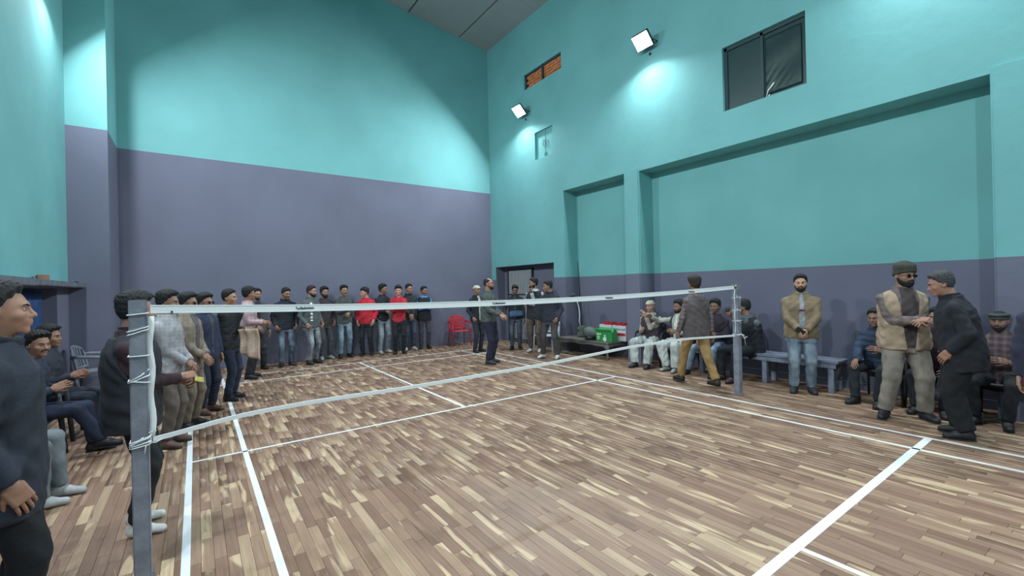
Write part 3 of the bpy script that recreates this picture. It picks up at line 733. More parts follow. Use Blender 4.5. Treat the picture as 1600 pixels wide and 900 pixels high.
HAIRC = {'grizzled': (58, 57, 60), 'black': (22, 22, 26), 'grey': (98, 98, 102), 'brown': (44, 34, 30)}
PZ = np.array([-.16, -.06, .04, .13, .22, .33, .42, .485, .53, .60])
PX = np.array([.168, .172, .164, .155, .158, .168, .158, .112, .082, .062])
PY = np.array([.108, .116, .112, .106, .108, .118, .112, .094, .074, .062])
def ik(S, T, a, b, hint):
    S = np.array(S, float); T = np.array(T, float); d = T-S; L = np.linalg.norm(d); Lm = (a+b)*.995
    if L > Lm: T = S+d/L*Lm; d = T-S; L = Lm
    u = d/L; x = (a*a-b*b+L*L)/(2*L); h = math.sqrt(max(0, a*a-x*x)); hint = np.array(hint, float); hint = hint-u*(hint@u); hint /= np.linalg.norm(hint)+1e-9
    return S+u*x+hint*h, T
ARMS = {'down': (.235, .05, .80), 'clasp': (.035, .22, .93), 'clasp_mid': (.045, .27, 1.06), 'pocket': (.205, .10, .90), 'chin': (.03, .20, 1.40), 'behind': (.06, -.20, .96),
        'cross': (-.08, .21, 1.17), 'lap': (.09, .24, .74), 'knee': (.14, .42, .60), 'mouth': (.03, .24, 1.04), 'fwd': (.12, .38, 1.1)}
PEOPLE = []
def facing(x, y, th):
    """heading in degrees: 0 looks back at the viewer's side of the hall, +90 to the right along the net, -90 to the left"""
    d = np.array((CAM[0]-x, CAM[1]-y)); d /= np.linalg.norm(d); v = -d; r = np.array((v[1], -v[0])); t = math.radians(th)
    q = math.cos(t)*d+math.sin(t)*r; return math.degrees(math.atan2(q[1], q[0]))
def person(label, x, y, H=1.7, hd=0, g=1.0, top=(40, 44, 52), topk='cloth', topc2=None, legs=(30, 32, 40), legk='cloth', legc2=None, feet=('shoe', (24, 24, 28)),
           skin=(150, 110, 90), hair='short', hairc='black', beard=None, hat=None, hyaw=0, hpitch=4, La='down', Ra='down', Lh='relaxed', Rh='relaxed', lean=0, sit=False,
           ft=None, vest=None, gap=None, shirt=None, stripes=None, hem=-.10, puffer=False, collar=None, loose=1.0, near_=False, grp=None, glasses=None, torso_top=1.0, elbowL=None, elbowR=None, z0=0, sleeve=1.0, slw=0.12):
    s = H/1.72; t = empty('person', (x, y, z0), R_(hd-90), label, 'person', grp); g_ = g
    hip = np.array((0, 0, (.50 if sit is True else (sit or .90)))); l = R_(lean); U = np.array((0, math.sin(l), math.cos(l))); Fw = np.array((0, math.cos(l), -math.sin(l)))
    hs = .0118 if near_ else .0155
    sh = {k: hip+U*.443+np.array((k*.166*(.25+.75*g), 0, 0))-Fw*.008 for k in (-1, 1)}
    arms = {}
    for k, A, eh in ((-1, La, elbowL), (1, Ra, elbowR)):
        T = np.array(ARMS[A] if isinstance(A, str) else A, float); T[0] *= k
        hint = (k*.45, -.75, -.5) if not (isinstance(A, str) and A in ('chin', 'mouth')) else (k*.35, -.2, -1)
        if A == 'cross': hint = (k*1.0, -.25, -.25)
        if eh: hint = (k*eh[0], eh[1], eh[2])
        if g > 1.08 and A == 'down': T[0] += k*.03
        arms[k] = ik(sh[k], T, .275, .245, hint)
    legsJ = {}
    for k in (-1, 1):
        h_ = hip+np.array((k*.088, 0, 0))
        if ft: T = np.array(ft[0 if k < 0 else 1], float)
        elif sit: T = np.array((k*.13, .46, .09))
        else: T = np.array((k*.105, -.01 if k < 0 else .02, .09))
        kn, an = ik(h_, T[:3], .43, .40, (k*(.25 if sit else .06), 1, .6 if sit else 0)); fyaw = T[3] if len(T) > 3 else k*-12
        legsJ[k] = (h_, kn, an, fyaw)
    def torso(P, e, zl, zh, extra=1.0):
        q = P-hip; xx = q[:, 0]; yy = q@Fw.astype(np.float32)+.006; zz = q@U.astype(np.float32)
        gb = 1+(g_-1)*np.interp(zz, [-.1, .1, .3, .5], [1, 1.25, .9, .3])
        rx = np.interp(zz, PZ, PX)*gb*extra+e; ry = np.interp(zz, PZ, PY)*(1+(gb-1)*1.35)*extra+e
        k = (np.abs(xx/rx)**2.4+np.abs(yy/ry)**2.4)**(1/2.4)
        return smax((k-1)*np.minimum(rx, ry)*.9, np.maximum(zl-zz, zz-zh), .012), xx, yy, zz
    def arm(P, k, r, cut=.02):
        e, w_ = arms[k]; S = sh[k]; u_ = (w_-e)/np.linalg.norm(w_-e)
        d = smin(cone(P, S, e, r[0], r[1]), cone(P, e, w_-u_*cut, r[1]*.98, r[2]), .014)
        return smax(d, ((P-(w_-u_*cut*.5).astype(np.float32))@u_.astype(np.float32)), .01)
    # ---- body: one mesh with head, trunk, limbs and hands
    def body(P):
        d, *_ = torso(P, -.018, -.12, .56)
        for k in (-1, 1):
            e, w_ = arms[k]; d = smin(d, smin(cone(P, sh[k], e, .046, .038), cone(P, e, w_, .038, .026), .02), .03)
            h_, kn, an, _ = legsJ[k]; d = smin(d, smin(cone(P, h_, kn, .072, .050), cone(P, kn, an, .050, .036), .02), .03)
        nk = hip+U*.62; return smin(d, cone(P, hip+U*.50, nk, .06, .05), .03)
    pts = [hip+U*.66, hip-U*.15, *[p for k in (-1, 1) for p in (sh[k], *arms[k])], *[p for k in (-1, 1) for p in legsJ[k][:3]]]
    lo = np.min(pts, 0)-.16; hi = np.max(pts, 0)+.16
    V, Q = snet(body, lo, hi, .024)
    hc = hip+U*.70+np.array((0, .018, 0))
    MH = Matrix.Translation(Vector(hc)) @ Matrix.Translation((0, -.02, -.11)) @ Matrix.Rotation(R_(hyaw), 4, 'Z') @ Matrix.Rotation(R_(-hpitch-lean*.4), 4, 'X') @ Matrix.Translation((0, .02, .11))
    VS, QS = [V], [Q]; n = len(V)
    hv, hq = HEADM['near' if near_ else 'far']; VS.append(xf(MH, hv)); QS.append(hq+n); n += len(hv)
    for k, pose in ((-1, Lh), (1, Rh)):
        e, w_ = arms[k]; Y = Vector(w_-e).normalized(); hint = Vector((k*1.0, .25, .3)) if abs(Y.z) > .5 else Vector((k*.5, .4, 1.0))
        if (La if k < 0 else Ra) in ('clasp', 'clasp_mid', 'lap'): hint = Vector((k*.35, 1, .5))
        Z = (hint-Y*hint.dot(Y)).normalized(); X = Y.cross(Z)*1.0
        vv, qq = hand(pose, near_); vv = vv.copy()
        if k < 0: vv[:, 0] *= -1; qq = qq[:, ::-1]
        MM = Matrix(((X.x, Y.x, Z.x, w_[0]), (X.y, Y.y, Z.y, w_[1]), (X.z, Y.z, Z.z, w_[2]), (0, 0, 0, 1)))
        VS.append(xf(MM, vv)); QS.append(qq+n); n += len(vv)
    mobj('body', np.concatenate(VS)*s, np.concatenate(QS), mat('skin', skin, .55, kind='skin'), t)
    S4 = Matrix.Scale(s, 4); MHs = S4 @ MH
    if hat: hair = 'crop'
    if hair:
        o = accessory(hair_fn(hair), 'hair_'+hair, mat('hair', HAIRC[hairc], .75, kind='hair'), 'hair'); link(o, t); o.matrix_local = MHs
    if beard:
        o = accessory(beard_fn(beard), 'beard_'+beard, mat('hair', HAIRC[hairc if hairc != 'brown' else 'black'], .8, kind='hair'), 'moustache' if beard == 'moustache' else 'beard'); link(o, t); o.matrix_local = MHs
    if hat:
        o = accessory(hat_fn(hat[0]), 'hat_'+hat[0], mat('hat_cloth', hat[1], .9, kind='cloth'), {'mask': 'face_mask', 'wrap': 'head_scarf', 'beanie': 'beanie'}.get(hat[0], 'cap')); link(o, t); o.matrix_local = MHs
    for k in (-1, 1):
        o = link(bpy.data.objects.new('eye', EYE_ME), t); o.matrix_local = MHs @ Matrix.Translation((k*.030, .0735, .005))
    o = link(bpy.data.objects.new('eyebrows', BROW_ME), t); o.matrix_local = MHs
    if glasses:
        gm = mat('glasses', glasses, .2); mb = MB()
        for k in (-1, 1):
            cpts = [(k*.031+.021*math.cos(a), .104-.006*abs(math.cos(a)), .006+.015*math.sin(a)) for a in np.linspace(0, 6.28, 12, endpoint=False)]
            mb.tube(cpts, .0025, 5, True); mb.tube([(k*.051, .098, .010), (k*.074, .05, .010), (k*.080, -.01, .008)], .002, 5)
            if glasses[0] < 40: mb.prism([(c_[0], c_[2]) for c_ in cpts], .1, .102, 1)
        mb.tube([(-.01, .105, .008), (.01, .105, .008)], .002, 5); o = mb.build('glasses', gm, t); o.matrix_local = MHs
    # ---- clothes
    def folds(P, a=.0032):
        return a*(np.sin(P[:, 2]*38+5*np.sin(P[:, 0]*13+x*7)+5*np.sin(P[:, 1]*15+P[:, 2]*6))*np.sin(P[:, 0]*19+P[:, 2]*9+y*3)*1.3+.7*np.sin(P[:, 2]*61+P[:, 0]*57+y*5))
    tm = mat('top_cloth', top, .85, kind=topk, rgb2=topc2)
    e0 = .014; R = (.052*(.6+.4*sleeve), .050*sleeve, .040*sleeve)
    if puffer: R = tuple(r*1.12 for r in R)
    def topf(P):
        d, xx, yy, zz = torso(P, e0, hem, .575)
        d = smin(d, smin(cone(P, hip+U*.515, sh[-1], .040, .052), cone(P, hip+U*.515, sh[1], .040, .052), .01), .05)
        for k in (-1, 1): d = smin(d, arm(P, k, R), .022)
        if hem < -.2 and sit:     # long shirt falls over the lap
            for k in (-1, 1):
                h_, kn, an, _ = legsJ[k]; d = smin(d, cone(P, h_+(0, 0, .02), kn+(0, -.02, .015), .10, .075), .06)
        if puffer: d = d-.010*np.abs(np.sin(zz*math.pi/.075))
        return d+folds(P, .0024 if not puffer else .0012)
    pts = [hip+U*.60, hip+U*max(hem, -.5) if not sit else hip-U*.1, *[p for k in (-1, 1) for p in (sh[k], *arms[k])]]
    if hem < -.2 and sit: pts += [legsJ[k][1] for k in (-1, 1)]
    gg = .14+.14*max(0, g-1)
    lo = np.min(pts, 0)-gg; hi = np.max(pts, 0)+gg; lo[0] = min(lo[0], -.25*g); hi[0] = max(hi[0], .25*g); lo[1] -= .05; hi[1] += .05
    V, Q = snet(topf, lo, hi, hs); nm = {'jacket': 'jacket'}.get('jacket') if (shirt or puffer or collar) else 'top'
    mobj(nm, V*s, Q, tm, t)
    def patch(name, fn, m, h=None, box=None):
        b = box or ((-.26*g, -.30*g, hip[2]-.55), (.26*g, .34*g, hip[2]+.72))
        V, Q = snet(fn, b[0], b[1], h or hs)
        if len(Q): return mobj(name, V*s, Q, m, t)
    ytx = math.sin(l)*.6
    bx = ((-.27*g, -.26*g+min(0, ytx), hip[2]-.15), (.27*g, .30*g+max(0, ytx), hip[2]+.66))
    def armhole(P, r=.067): return np.minimum(*[cone(P, sh[k]+(k*.045, 0, -.045), arms[k][0], r, r) for k in (-1, 1)])
    if vest:
        vc, gp, vh = vest[0], vest[1], (vest[2] if len(vest) > 2 else -.12)
        def vf(P):
            d, xx, yy, zz = torso(P, e0+.020, vh, .52)
            d = smin(d, smin(cone(P, hip+U*.512, sh[-1]*[.85, 1, 1], .054, .066), cone(P, hip+U*.512, sh[1]*[.85, 1, 1], .054, .066), .01), .04)
            if puffer: d = d-.008*np.abs(np.sin(zz*math.pi/.08))
            d = d+folds(P, .003); d = smax(d, -armhole(P, .056), .01)
            if gp: d = smax(d, -np.maximum(np.abs(xx)-(gp*(.55+zz*1.2)), -yy-.0), .01)
            d = smax(d, zz-.535, .006)
            return d
        patch('vest', vf, mat('vest_cloth', vc, .85, kind='cloth'), box=bx)
    def onfront(w0, w1, za, zb, off, name, col, kd='cloth', cx=0, zmod=None):
        def fn(P):
            d, xx, yy, zz = torso(P, e0+off, hem, .60); w_ = np.interp(zz, [za, zb], [w0, w1])
            d = d+folds(P)
            d = np.maximum(d, np.abs(xx-cx)-w_); d = np.maximum(d, .02-yy); d = np.maximum(d, np.maximum(za-zz, zz-zb))
            if zmod is not None: d = np.maximum(d, .012-np.abs(((zz-za) % zmod)-zmod*.5))
            return d
        patch(name, fn, mat('inner_cloth', col, .85, kind=kd), h=.0085, box=((-.22*g, -.05+min(0, ytx), hip[2]+za-.05), (.22*g, .30*g+max(0, ytx), hip[2]+zb+.05)))
    if shirt: onfront(shirt[1], shirt[2], shirt[3] if len(shirt) > 3 else hem+.02, .56, .005, 'shirt_front', shirt[0])
    if stripes: onfront(stripes[1], stripes[1], stripes[2], stripes[3], .010, 'striped_panel', stripes[0], cx=stripes[4], zmod=stripes[5])
    if collar is not None:
        def cf(P):
            q = P-(hip+U*.555); zz = q@U.astype(np.float32); yy = q@Fw.astype(np.float32)-.008; r = np.sqrt((q[:, 0]/1.08)**2+yy**2)
            return smax(np.abs(r-.074-zz*.12)-.011, np.abs(zz)-.040+np.clip(yy, 0, 1)*.25, .01)
        patch('collar', cf, mat('collar_cloth', collar, .85, kind='cloth'), h=.009, box=((-.12, -.13+math.sin(l)*.55, hip[2]+.42), (.12, .16+math.sin(l)*.6, hip[2]+.66)))
    # trousers
    def lf(P):
        d, xx, yy, zz = torso(P, .004, -.15, .10)
        for k in (-1, 1):
            h_, kn, an, _ = legsJ[k]; L_ = loose*(.5+.5*g)
            d2 = smin(cone(P, h_, kn, .088*L_, .066*L_), cone(P, kn, an, .063*L_, .057*loose**1.3), .012)
            u_ = (an-kn)/np.linalg.norm(an-kn); d2 = smax(d2, (P-(an-u_*.005).astype(np.float32))@u_.astype(np.float32), .012)
            d = smin(d, d2, .03 if k < 0 else .018)
        return d+.003*(np.sin(P[:, 2]*40+5*np.sin(P[:, 0]*17)+P[:, 1]*20)+(loose-1)*6*np.sin(P[:, 0]*60+P[:, 1]*45))
    pts = [hip+U*.1, *[p for k in (-1, 1) for p in legsJ[k][:3]]]; lo = np.min(pts, 0)-.15*max(1, loose*.9); hi = np.max(pts, 0)+.15*max(1, loose*.9); lo[0] = min(lo[0], -.2*g); hi[0] = max(hi[0], .2*g); lo[1] -= .05*g; hi[1] += .08*g
    V, Q = snet(lf, lo, hi, hs); mobj('trousers', V*s, Q, mat('trouser_cloth', legs, .85, kind=legk, rgb2=legc2), t)
    fv, fq = foot_mesh(feet[0]); fm = mat('footwear', feet[1], .6, kind='cloth' if feet[0] == 'sock' else 'plain')
    for k in (-1, 1):
        h_, kn, an, fy = legsJ[k]; tip = 0; drop = an[2]-.09
        M = Matrix.Translation((an[0], an[1], max(0.0, drop)+.0012/s)) @ Matrix.Rotation(R_(fy), 4, 'Z')
        if len(feet) > 2 and k == feet[2][0]: M = M @ Matrix.Translation((0, 0, .0)) @ Matrix.Rotation(R_(feet[2][1]), 4, 'X')
        fo = mobj(feet[0], xf(M, fv)*s, fq, fm, t)
        if feet[0] == 'shoe':
            mobj('sole', xf(M, SOLE_V)*s, SOLE_F, mat('shoe_sole', (52, 48, 46), .7), fo, smooth=False)
    MW = Matrix.Translation((x, y, z0)) @ Matrix.Rotation(R_(hd-90), 4, 'Z') @ S4
    PEOPLE.append(t)
    return MW, arms, MH

# ------------------------------------------------------------------ the people
FA = facing
GB = 'spectators standing along the back wall'; GL = 'men standing in a row at the left'; GC_ = 'men talking by the corner doorway'; GS = 'men seated along the right wall'; GW = 'men seated along the left wall'
BLK = (26, 29, 36)
# left foreground and left row
person('large man in a dark navy jacket in profile at the left edge', -.63, -.30, 1.67, FA(-.63, -.30, 86), 1.24, top=(34, 41, 54), legs=(20, 23, 30), skin=(160, 118, 98), hair='short', hyaw=-4, hpitch=0,
       Ra=(.23, .05, .86), La=(.2, .06, .86), near_=True, collar=(28, 34, 46), hem=-.22, sleeve=1.2)
mw, ar, _ = person('man in a black quilted gilet over maroon sleeves standing behind the left net post', -.26, .74, 1.615, FA(-.26, .74, 82), 1.16, top=(54, 36, 44), vest=((30, 32, 40), 0, -.16), legs=(20, 22, 28), feet=('sock', (205, 205, 205)),
       skin=(150, 108, 92), hair='full', beard='beard', hyaw=10, hpitch=6, La='clasp_mid', Ra=(.03, .29, 1.09), Lh='grip', Rh='grip', near_=True, collar=(30, 32, 40), hem=-.12)
p = mw @ Vector(ar[1][1]); hx = R_(FA(-.26, .74, 82))
o = MB().box(-.03, .03, -.02, .02, -.002, .002).build('yellow_card', mat('yellow_card', (176, 164, 76), .6)); o.location = (p.x+math.cos(hx)*.10, p.y+math.sin(hx)*.10, p.z-.03); o.rotation_euler = (.9, .35, .4); tag(o, 'small yellow card held in the hands of the man in the black gilet', 'card')
person('man in a light grey shirt second in the left row, behind the black gilet', -.16, 2.72, 1.635, FA(-.16, 2.72, 62), 1.08, top=(150, 150, 156), legs=(92, 82, 76), feet=('shoe', (88, 66, 60)), hair='full', Ra='clasp', La='clasp', grp=GL, skin=(140, 104, 88), sleeve=1.1)
person('man in a beige khaki jacket with khaki trousers third in the left row', .01, 3.36, 1.61, FA(.01, 3.36, 55), 1.1, top=(128, 116, 104), legs=(112, 100, 88), feet=('shoe', (30, 30, 36)), hair='full', Ra='clasp', La='clasp', grp=GL, skin=(146, 108, 90), glasses=(28, 26, 28), sleeve=1.15, shirt=((86, 84, 86), .03, .05))
person('man in navy jacket, navy trousers and brown shoes, fourth in the left row', .19, 4.02, 1.60, FA(.19, 4.02, 46), 1.08, top=(34, 44, 72), legs=(28, 34, 54), feet=('shoe', (96, 68, 56)), hair='full', Ra='down', La='down', grp=GL, skin=(142, 106, 90), glasses=(28, 26, 28), puffer=False, sleeve=1.15, shirt=((60, 62, 74), .01, .04), collar=(34, 44, 72))
mw, ar, _ = person('man in a black jacket and navy trousers with hand at his mouth', .50, 4.66, 1.655, FA(.50, 4.66, 62), 1.06, top=(30, 32, 40), legs=(36, 44, 66), feet=('shoe', (22, 24, 32)), hair='short', Ra=(.0, .2, 1.38), La=(-.02, .25, 1.10), Lh='grip', Rh='grip', grp=GL, collar=(190, 188, 186), skin=(168, 126, 104), sleeve=1.1)
# folded beige jacket over his forearm
n = 12; V = []; F = []
for i in range(n):
    for j in range(n):
        u, v = i/(n-1), j/(n-1); V.append((-.13+.26*u+.05*v, .03*math.sin(u*9)+.03*math.sin(v*5), -.36*v-.10*u*v))
for i in range(n-1):
    for j in range(n-1): F.append((i*n+j, i*n+j+1, (i+1)*n+j+1, (i+1)*n+j))
o = mobj('folded_jacket', V, F, mat('beige_coat', (172, 150, 132), .85, kind='cloth')); sd = o.modifiers.new('s', 'SOLIDIFY'); sd.thickness = .025
p = mw @ Vector(ar[-1][1]); o.location = (p.x+.02, p.y-.10, p.z+.0); o.rotation_euler = (0, 0, -.6); tag(o, 'beige jacket hanging over the forearm of the man in black holding his mouth', 'jacket')
person('man in a pale pink shirt and dark trousers at the left', .90, 6.35, 1.70, FA(.9, 6.35, 70), 1.08, top=(176, 150, 154), legs=(36, 38, 46), hair='full', hyaw=30, Ra='clasp_mid', La='clasp_mid', grp=GL, sleeve=1.12)
person('man in a dark grey jacket behind the man in the pink shirt', 1.14, 7.3, 1.68, FA(1.14, 7.3, 14), 1.0, top=(78, 78, 86), legs=(52, 52, 60), hair='short', beard='stubble', hyaw=8, Ra='clasp', La='down', grp=GL, skin=(158, 118, 98), shirt=((44, 46, 54), .03, .05))
# along the back wall, left to right
person('man in black jacket and blue jeans, leftmost along the back wall', 1.69, 7.4, 1.69, FA(1.69, 7.4, 12), 1.08, top=(28, 34, 46), legs=(62, 72, 92), legk='denim', legc2=(120, 134, 152), hair='short', hyaw=22, hpitch=14, Ra='pocket', La='pocket', Rh='grip', Lh='grip', grp=GB, collar=(28, 34, 46), beard='moustache', feet=('shoe', (42, 44, 58)), sleeve=1.15)
person('man in an olive grey jacket with white stripes down the front and faded jeans', 2.19, 7.26, 1.72, FA(2.19, 7.26, 40), 1.08, top=(80, 88, 90), legs=(86, 92, 102), legk='denim', legc2=(158, 164, 172), hair='short', beard='beard', hairc='brown', hyaw=20, Ra='pocket', La='pocket', Rh='grip', Lh='grip', grp=GB, stripes=((225, 225, 228), .022, .06, .46, .09, .075), collar=(92, 98, 102), skin=(166, 128, 108), feet=('shoe', (34, 34, 40)))
person('bearded man in a dark brown jacket and grey trousers along the back wall', 2.57, 7.72, 1.69, FA(2.57, 7.72, 22), 1.03, top=(56, 50, 52), legs=(74, 76, 84), hair='long', beard='full', hyaw=10, Ra='down', La='pocket', Lh='grip', grp=GB, skin=(150, 112, 94), feet=('shoe', (150, 150, 154)))
person('young man in a dark olive sweater and light blue jeans along the back wall', 3.02, 7.72, 1.72, FA(3.02, 7.72, 14), 1.0, top=(70, 74, 74), legs=(92, 112, 132), legk='denim', legc2=(140, 160, 176), hair='swept', beard='moustache', hyaw=8, Ra='cross', La='clasp_mid', grp=GB, skin=(158, 118, 96))
person('boy in a bright red sweatshirt with lettering and black trousers looking left', 3.54, 7.66, 1.66, FA(3.54, 7.66, -12), 1.05, top=(186, 34, 54), legs=(26, 28, 36), hair='fringe', hyaw=-52, hpitch=8, Ra='pocket', La='pocket', Rh='relaxed', Lh='relaxed', grp=GB, skin=(190, 146, 122), sleeve=1.12, stripes=((205, 150, 155), .07, .30, .345, 0, .2))
person('young man in a black shirt and pale jeans looking right along the back wall', 3.97, 7.7, 1.73, FA(3.97, 7.7, 30), .97, top=(32, 36, 46), legs=(120, 134, 146), legk='denim', legc2=(164, 176, 184), hair='full', hyaw=30, Ra='clasp_mid', La='cross', grp=GB, feet=('shoe', (165, 160, 155)), skin=(136, 100, 84))
person('boy in a red sweater with folded arms and black trousers facing the front', 4.26, 7.36, 1.69, FA(4.26, 7.36, 2), .97, top=(180, 36, 52), legs=(22, 24, 30), hair='fringe', hyaw=2, Ra='cross', La='cross', grp=GB, skin=(196, 150, 126), sleeve=1.05, shirt=((170, 130, 118), .0, .05, .5), feet=('shoe', (18, 18, 22)))
person('man in a dark jacket and grey blue trousers behind the boy with folded arms', 4.69, 7.74, 1.73, FA(4.69, 7.74, 14), 1.06, top=(42, 44, 52), legs=(66, 72, 92), hair='short', hyaw=22, Ra='clasp', La='clasp', grp=GB, feet=('shoe', (170, 165, 160)), skin=(158, 118, 98), collar=(36, 38, 46))
person('man in a black vest with bright blue sleeves and folded arms', 5.12, 7.74, 1.66, FA(5.12, 7.74, 10), 1.0, top=(80, 150, 210), vest=((28, 30, 38), 0, -.12), legs=(66, 64, 76), hair='short', hyaw=28, Ra='cross', La='cross', grp=GB, skin=(140, 104, 88))
# by the doorway
person('man with a white cap and black jacket behind the man in olive', 5.84, 6.2, 1.66, FA(5.84, 6.2, 40), 1.02, top=(28, 32, 42), legs=(38, 44, 56), hair='short', hat=('cap', (186, 180, 164)), Ra='pocket', La='pocket', Rh='grip', Lh='grip', grp=GC_, skin=(146, 112, 94), shirt=((180, 176, 172), .02, .04))
person('man in olive grey sweater, glasses and navy trousers standing on the court', 5.17, 4.62, 1.80, FA(5.17, 4.62, 66), 1.1, top=(74, 82, 80), legs=(30, 34, 56), hair='bald', hairc='black', beard='stubble', hyaw=4, hpitch=-2, Ra=(.10, .29, .98), La=(.1, .24, 1.0), grp=GC_, skin=(168, 124, 104), glasses=(120, 50, 50), feet=('shoe', (44, 50, 58)), hem=-.06, loose=1.12, sleeve=1.1)
person('man in black jacket and jeans before the gate holding blue cloth', 6.85, 5.95, 1.64, FA(6.85, 5.95, 0), 1.04, top=(30, 36, 44), legs=(56, 64, 82), legk='denim', legc2=(92, 104, 120), hair='swept', hyaw=6, hpitch=16, Ra=(.28, .12, .92), La='down', grp=GC_, skin=(120, 90, 80), shirt=((52, 60, 68), .02, .05))
o = MB().box(-.17, .17, -.03, .03, -.07, .07, .025).build('blue_cloth', mat('blue_cloth', (62, 100, 140), .7, kind='cloth')); o.location = (6.72, 5.74, .93); o.rotation_euler = (.1, .06, R_(FA(6.85, 5.95, 0)-90)); tag(o, 'blue cloth held at the waist of the man before the gate', 'cloth')
person('man in white and black sweater with his hand at his chin', 6.9, 5.2, 1.80, FA(6.9, 5.2, -25), 1.05, top=(188, 194, 198), vest=((36, 40, 48), 0, -.12, ), legs=(88, 78, 72), hair='short', beard='full', hyaw=-50, hpitch=6, Ra=(-.02, .22, 1.40), La=(-.06, .24, 1.15), Rh='grip', grp=GC_, feet=('sock', (200, 198, 196)), skin=(150, 112, 94))
person('man in dark navy jacket and white socks beside the old table', 6.54, 4.24, 1.72, FA(6.54, 4.24, -22), 1.12, top=(38, 42, 56), legs=(72, 68, 70), hair='short', hyaw=-55, hpitch=10, Ra='down', La='pocket', Lh='grip', grp=GC_, feet=('sock', (214, 212, 210)), skin=(150, 112, 94), collar=(34, 36, 48), sleeve=1.2, ft=((-.16, .0, .09, 8), (.17, .02, .09, -25)))
# walking past the far post
person('man walking left past the far post in plaid sleeves, brown waistcoat and mustard trousers', 6.52, .74, 1.70, FA(6.52, .74, -140), 1.04, top=(92, 80, 84), topk='plaid', topc2=(128, 112, 112), vest=((88, 80, 82), 0, -.14), legs=(150, 120, 78), hair='full', hairc='brown', hyaw=0, hpitch=4,
       Ra=(.25, -.06, .80), La=(.25, .12, .82), grp=None, skin=(140, 104, 86), feet=('shoe', (44, 38, 32)), ft=((-.1, .27, .09, 0), (.1, -.30, .12, 0)), hem=-.12, loose=1.05, near_=True)
# seated along the right wall
person('old man in a pale cap, dark waistcoat and white shalwar seated by the pilaster', 7.50, 2.30, 1.66, 190, 1.05, top=(170, 164, 152), vest=((62, 50, 62), 0, -.06), legs=(176, 182, 180), loose=1.32, hair='short', hairc='grey', hat=('cap', (176, 170, 148)), beard=None, hpitch=4, Ra='lap', La=(.02, .26, 1.0), sit=True, grp=GS,
       feet=('shoe', (34, 40, 52)), skin=(182, 140, 118), hem=-.10, near_=True)
person('seated man in a white kurta stretching his arm to the left', 7.56, 1.70, 1.66, 176, 1.05, top=(166, 168, 158), vest=((52, 50, 58), .10, -.05), legs=(184, 190, 188), loose=1.36, hair='full', beard='beard', hyaw=-12, Ra=(.38, .38, 1.02), La='lap', Rh='relaxed', sit=True, grp=GS,
       feet=('sock', (140, 148, 150)), skin=(150, 112, 94), shirt=((214, 218, 214), .07, .02), ft=((-.2, .42, .09), (.0, .40, .09)), near_=True)
person('man in maroon jacket and pale jeans seated behind the walking man', 7.60, 1.02, 1.66, 184, 1.05, top=(48, 42, 54), legs=(110, 134, 158), legk='denim', legc2=(152, 172, 188), hair='full', hyaw=0, Ra='knee', La='lap', sit=.52, grp=GS, skin=(140, 104, 88), ft=((-.10, .42, .09), (.34, .44, .09)), near_=True)
person('man in a black waistcoat drinking, seated by the far net post', 7.55, .42, 1.68, 158, 1.16, top=(84, 96, 102), vest=((26, 32, 40), 0, -.10), puffer=False, legs=(30, 36, 42), hair='short', beard='stubble', hyaw=-48, hpitch=6, lean=6, Ra=(-.02, .27, 1.10), La=(-.06, .28, 1.06), Rh='grip', Lh='grip', sit=.52, grp=GS, skin=(146, 108, 92), near_=True, sleeve=1.15,
       feet=('shoe', (60, 46, 52)))
o = MB().tube([(0, 0, 0), (0, 0, .09)], [.028, .036], 14).build('paper_cup', mat('dark_cup', (50, 46, 48), .6)); o.location = (7.28, .64, 1.10); tag(o, 'small dark cup raised to the mouth of the man seated by the far post', 'cup')
# standing at right
mw, ar, _ = person('bearded man in a khaki jacket, pale sweater and faded jeans with clasped hands', 7.22, -.46, 1.68, FA(7.22, -.46, 4), 1.2, top=(126, 110, 88), legs=(96, 112, 128), legk='denim', legc2=(142, 158, 170), hair='short', beard='full', hyaw=-2, hpitch=2, Ra='clasp', La='clasp', Rh='grip', Lh='grip', near_=True, elbowL=(1.1, -.45, -.3), elbowR=(1.1, -.45, -.3),
       skin=(184, 140, 116), shirt=((140, 146, 154), .045, .022, -.02), collar=(130, 118, 96), feet=('shoe', (48, 50, 56)), stripes=((120, 40, 56), .035, .30, .33, 0, .2), sleeve=1.2, loose=1.05)
p = mw @ Vector((0, .27, .90))
o = MB().box(-.035, .035, -.006, .006, -.02, .10, .004).build('phone', mat('black_phone', (18, 20, 24), .25)); o.location = p; o.rotation_euler = (.2, .9, R_(FA(7.22, -.46, 4)-90)); tag(o, 'black phone in the clasped hands of the man in the khaki jacket', 'phone')
person('tall bearded man in a knitted beanie, sunglasses and cream waistcoat with taupe trousers', 6.75, -1.68, 1.765, FA(6.75, -1.68, 24), 1.16, top=(92, 80, 80), topk='plaid', topc2=(120, 108, 108), vest=((156, 136, 116), .085, -.12), legs=(132, 124, 116), hair='short', beard='full', hat=('beanie', (58, 58, 52)), glasses=(18, 18, 20),
       hyaw=14, hpitch=8, Ra=(.0, .30, 1.12), La=(-.02, .32, 1.10), Rh='relaxed', Lh='flat', near_=True, skin=(150, 112, 94), feet=('shoe', (28, 30, 38)), ft=((-.17, .02, .09, 10), (.19, -.0, .09, -35)), shirt=((70, 62, 62), .1, .06, -.08), sleeve=1.15, loose=1.18)
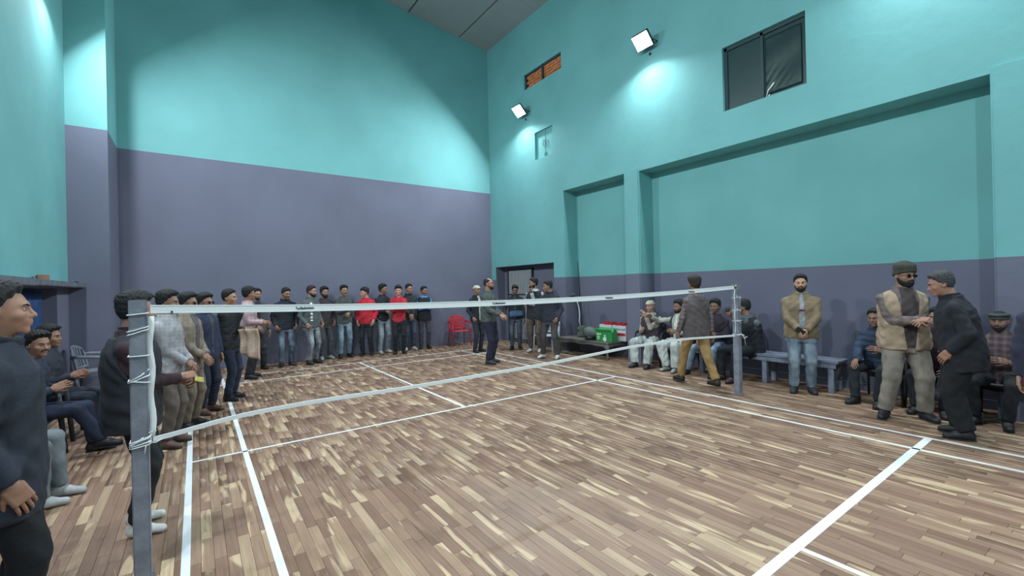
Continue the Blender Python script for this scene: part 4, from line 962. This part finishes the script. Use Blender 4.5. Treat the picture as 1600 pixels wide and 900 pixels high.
person('balding grey haired man in black bending towards the man in the beanie', 6.37, -2.21, 1.67, FA(6.37, -2.21, -88), 1.3, top=(22, 25, 33), legs=(17, 20, 26), hair='short', hairc='grizzled', hyaw=6, hpitch=14, lean=8, Ra='pocket', La='pocket', Rh='grip', near_=True, skin=(158, 116, 98),
       collar=(22, 26, 34), feet=('shoe', (22, 24, 30)), hem=-.2, sleeve=1.3, loose=1.25)
person('man in a glossy blue puffer jacket and black trousers seated in a dark armchair', 7.48, -1.30, 1.60, 172, 1.12, top=(46, 62, 84), puffer=True, legs=(30, 36, 44), hair='short', Ra='knee', La='lap', sit=True, grp=GS, skin=(146, 108, 92), collar=(36, 44, 58), lean=12, near_=True, sleeve=1.15)
person('man in a maroon jacket seated half hidden behind the man in black', 7.52, -1.82, 1.60, 180, 1.05, top=(58, 44, 58), legs=(32, 32, 42), hair='short', Ra='knee', La='knee', sit=True, grp=GS, skin=(146, 108, 92))
person('man in a flat woollen cap seated behind the man in black', 7.46, -2.34, 1.58, 176, 1.0, top=(70, 58, 64), topk='plaid', topc2=(110, 92, 94), legs=(24, 26, 32), hair='short', beard='beard', hat=('flatcap', (64, 66, 64)), Ra='lap', La='lap', sit=True, grp=GS, skin=(138, 104, 90))
person('person in a dark navy coat cut off by the right edge', 5.62, -2.86, 1.62, FA(5.62, -2.86, 165), 1.05, top=(44, 46, 66), legs=(30, 32, 42), hair='short', near_=True, sleeve=1.3, hem=-.2, skin=(170, 128, 112))
# seated along the left wall
person('man in grey trousers and pale socks seated at the left wall', -1.28, 1.70, 1.68, -2, 1.05, top=(46, 50, 60), legs=(104, 112, 118), hair='short', Ra='lap', La='lap', sit=True, grp=GW, feet=('sock', (168, 172, 176)), ft=((-.10, .46, .09, -5), (.12, .40, .09, 5)), near_=True)
person('moustached man in navy trousers seated leaning forward at the left wall', -1.28, 2.98, 1.66, -6, 1.05, top=(52, 60, 76), legs=(34, 42, 66), hair='swept', beard='moustache', hyaw=-40, lean=8, Ra='lap', La='lap', sit=True, grp=GW, feet=('shoe', (22, 24, 30)), ft=((-.10, .50, .09, 5), (.06, .60, .16, -5)), skin=(164, 122, 102), near_=True)
person('dark haired man seated farthest along the left wall, mostly hidden', -1.28, 3.85, 1.66, -10, 1.0, top=(44, 48, 60), legs=(40, 46, 60), hair='full', hyaw=-10, Ra='lap', La='lap', sit=True, grp=GW)
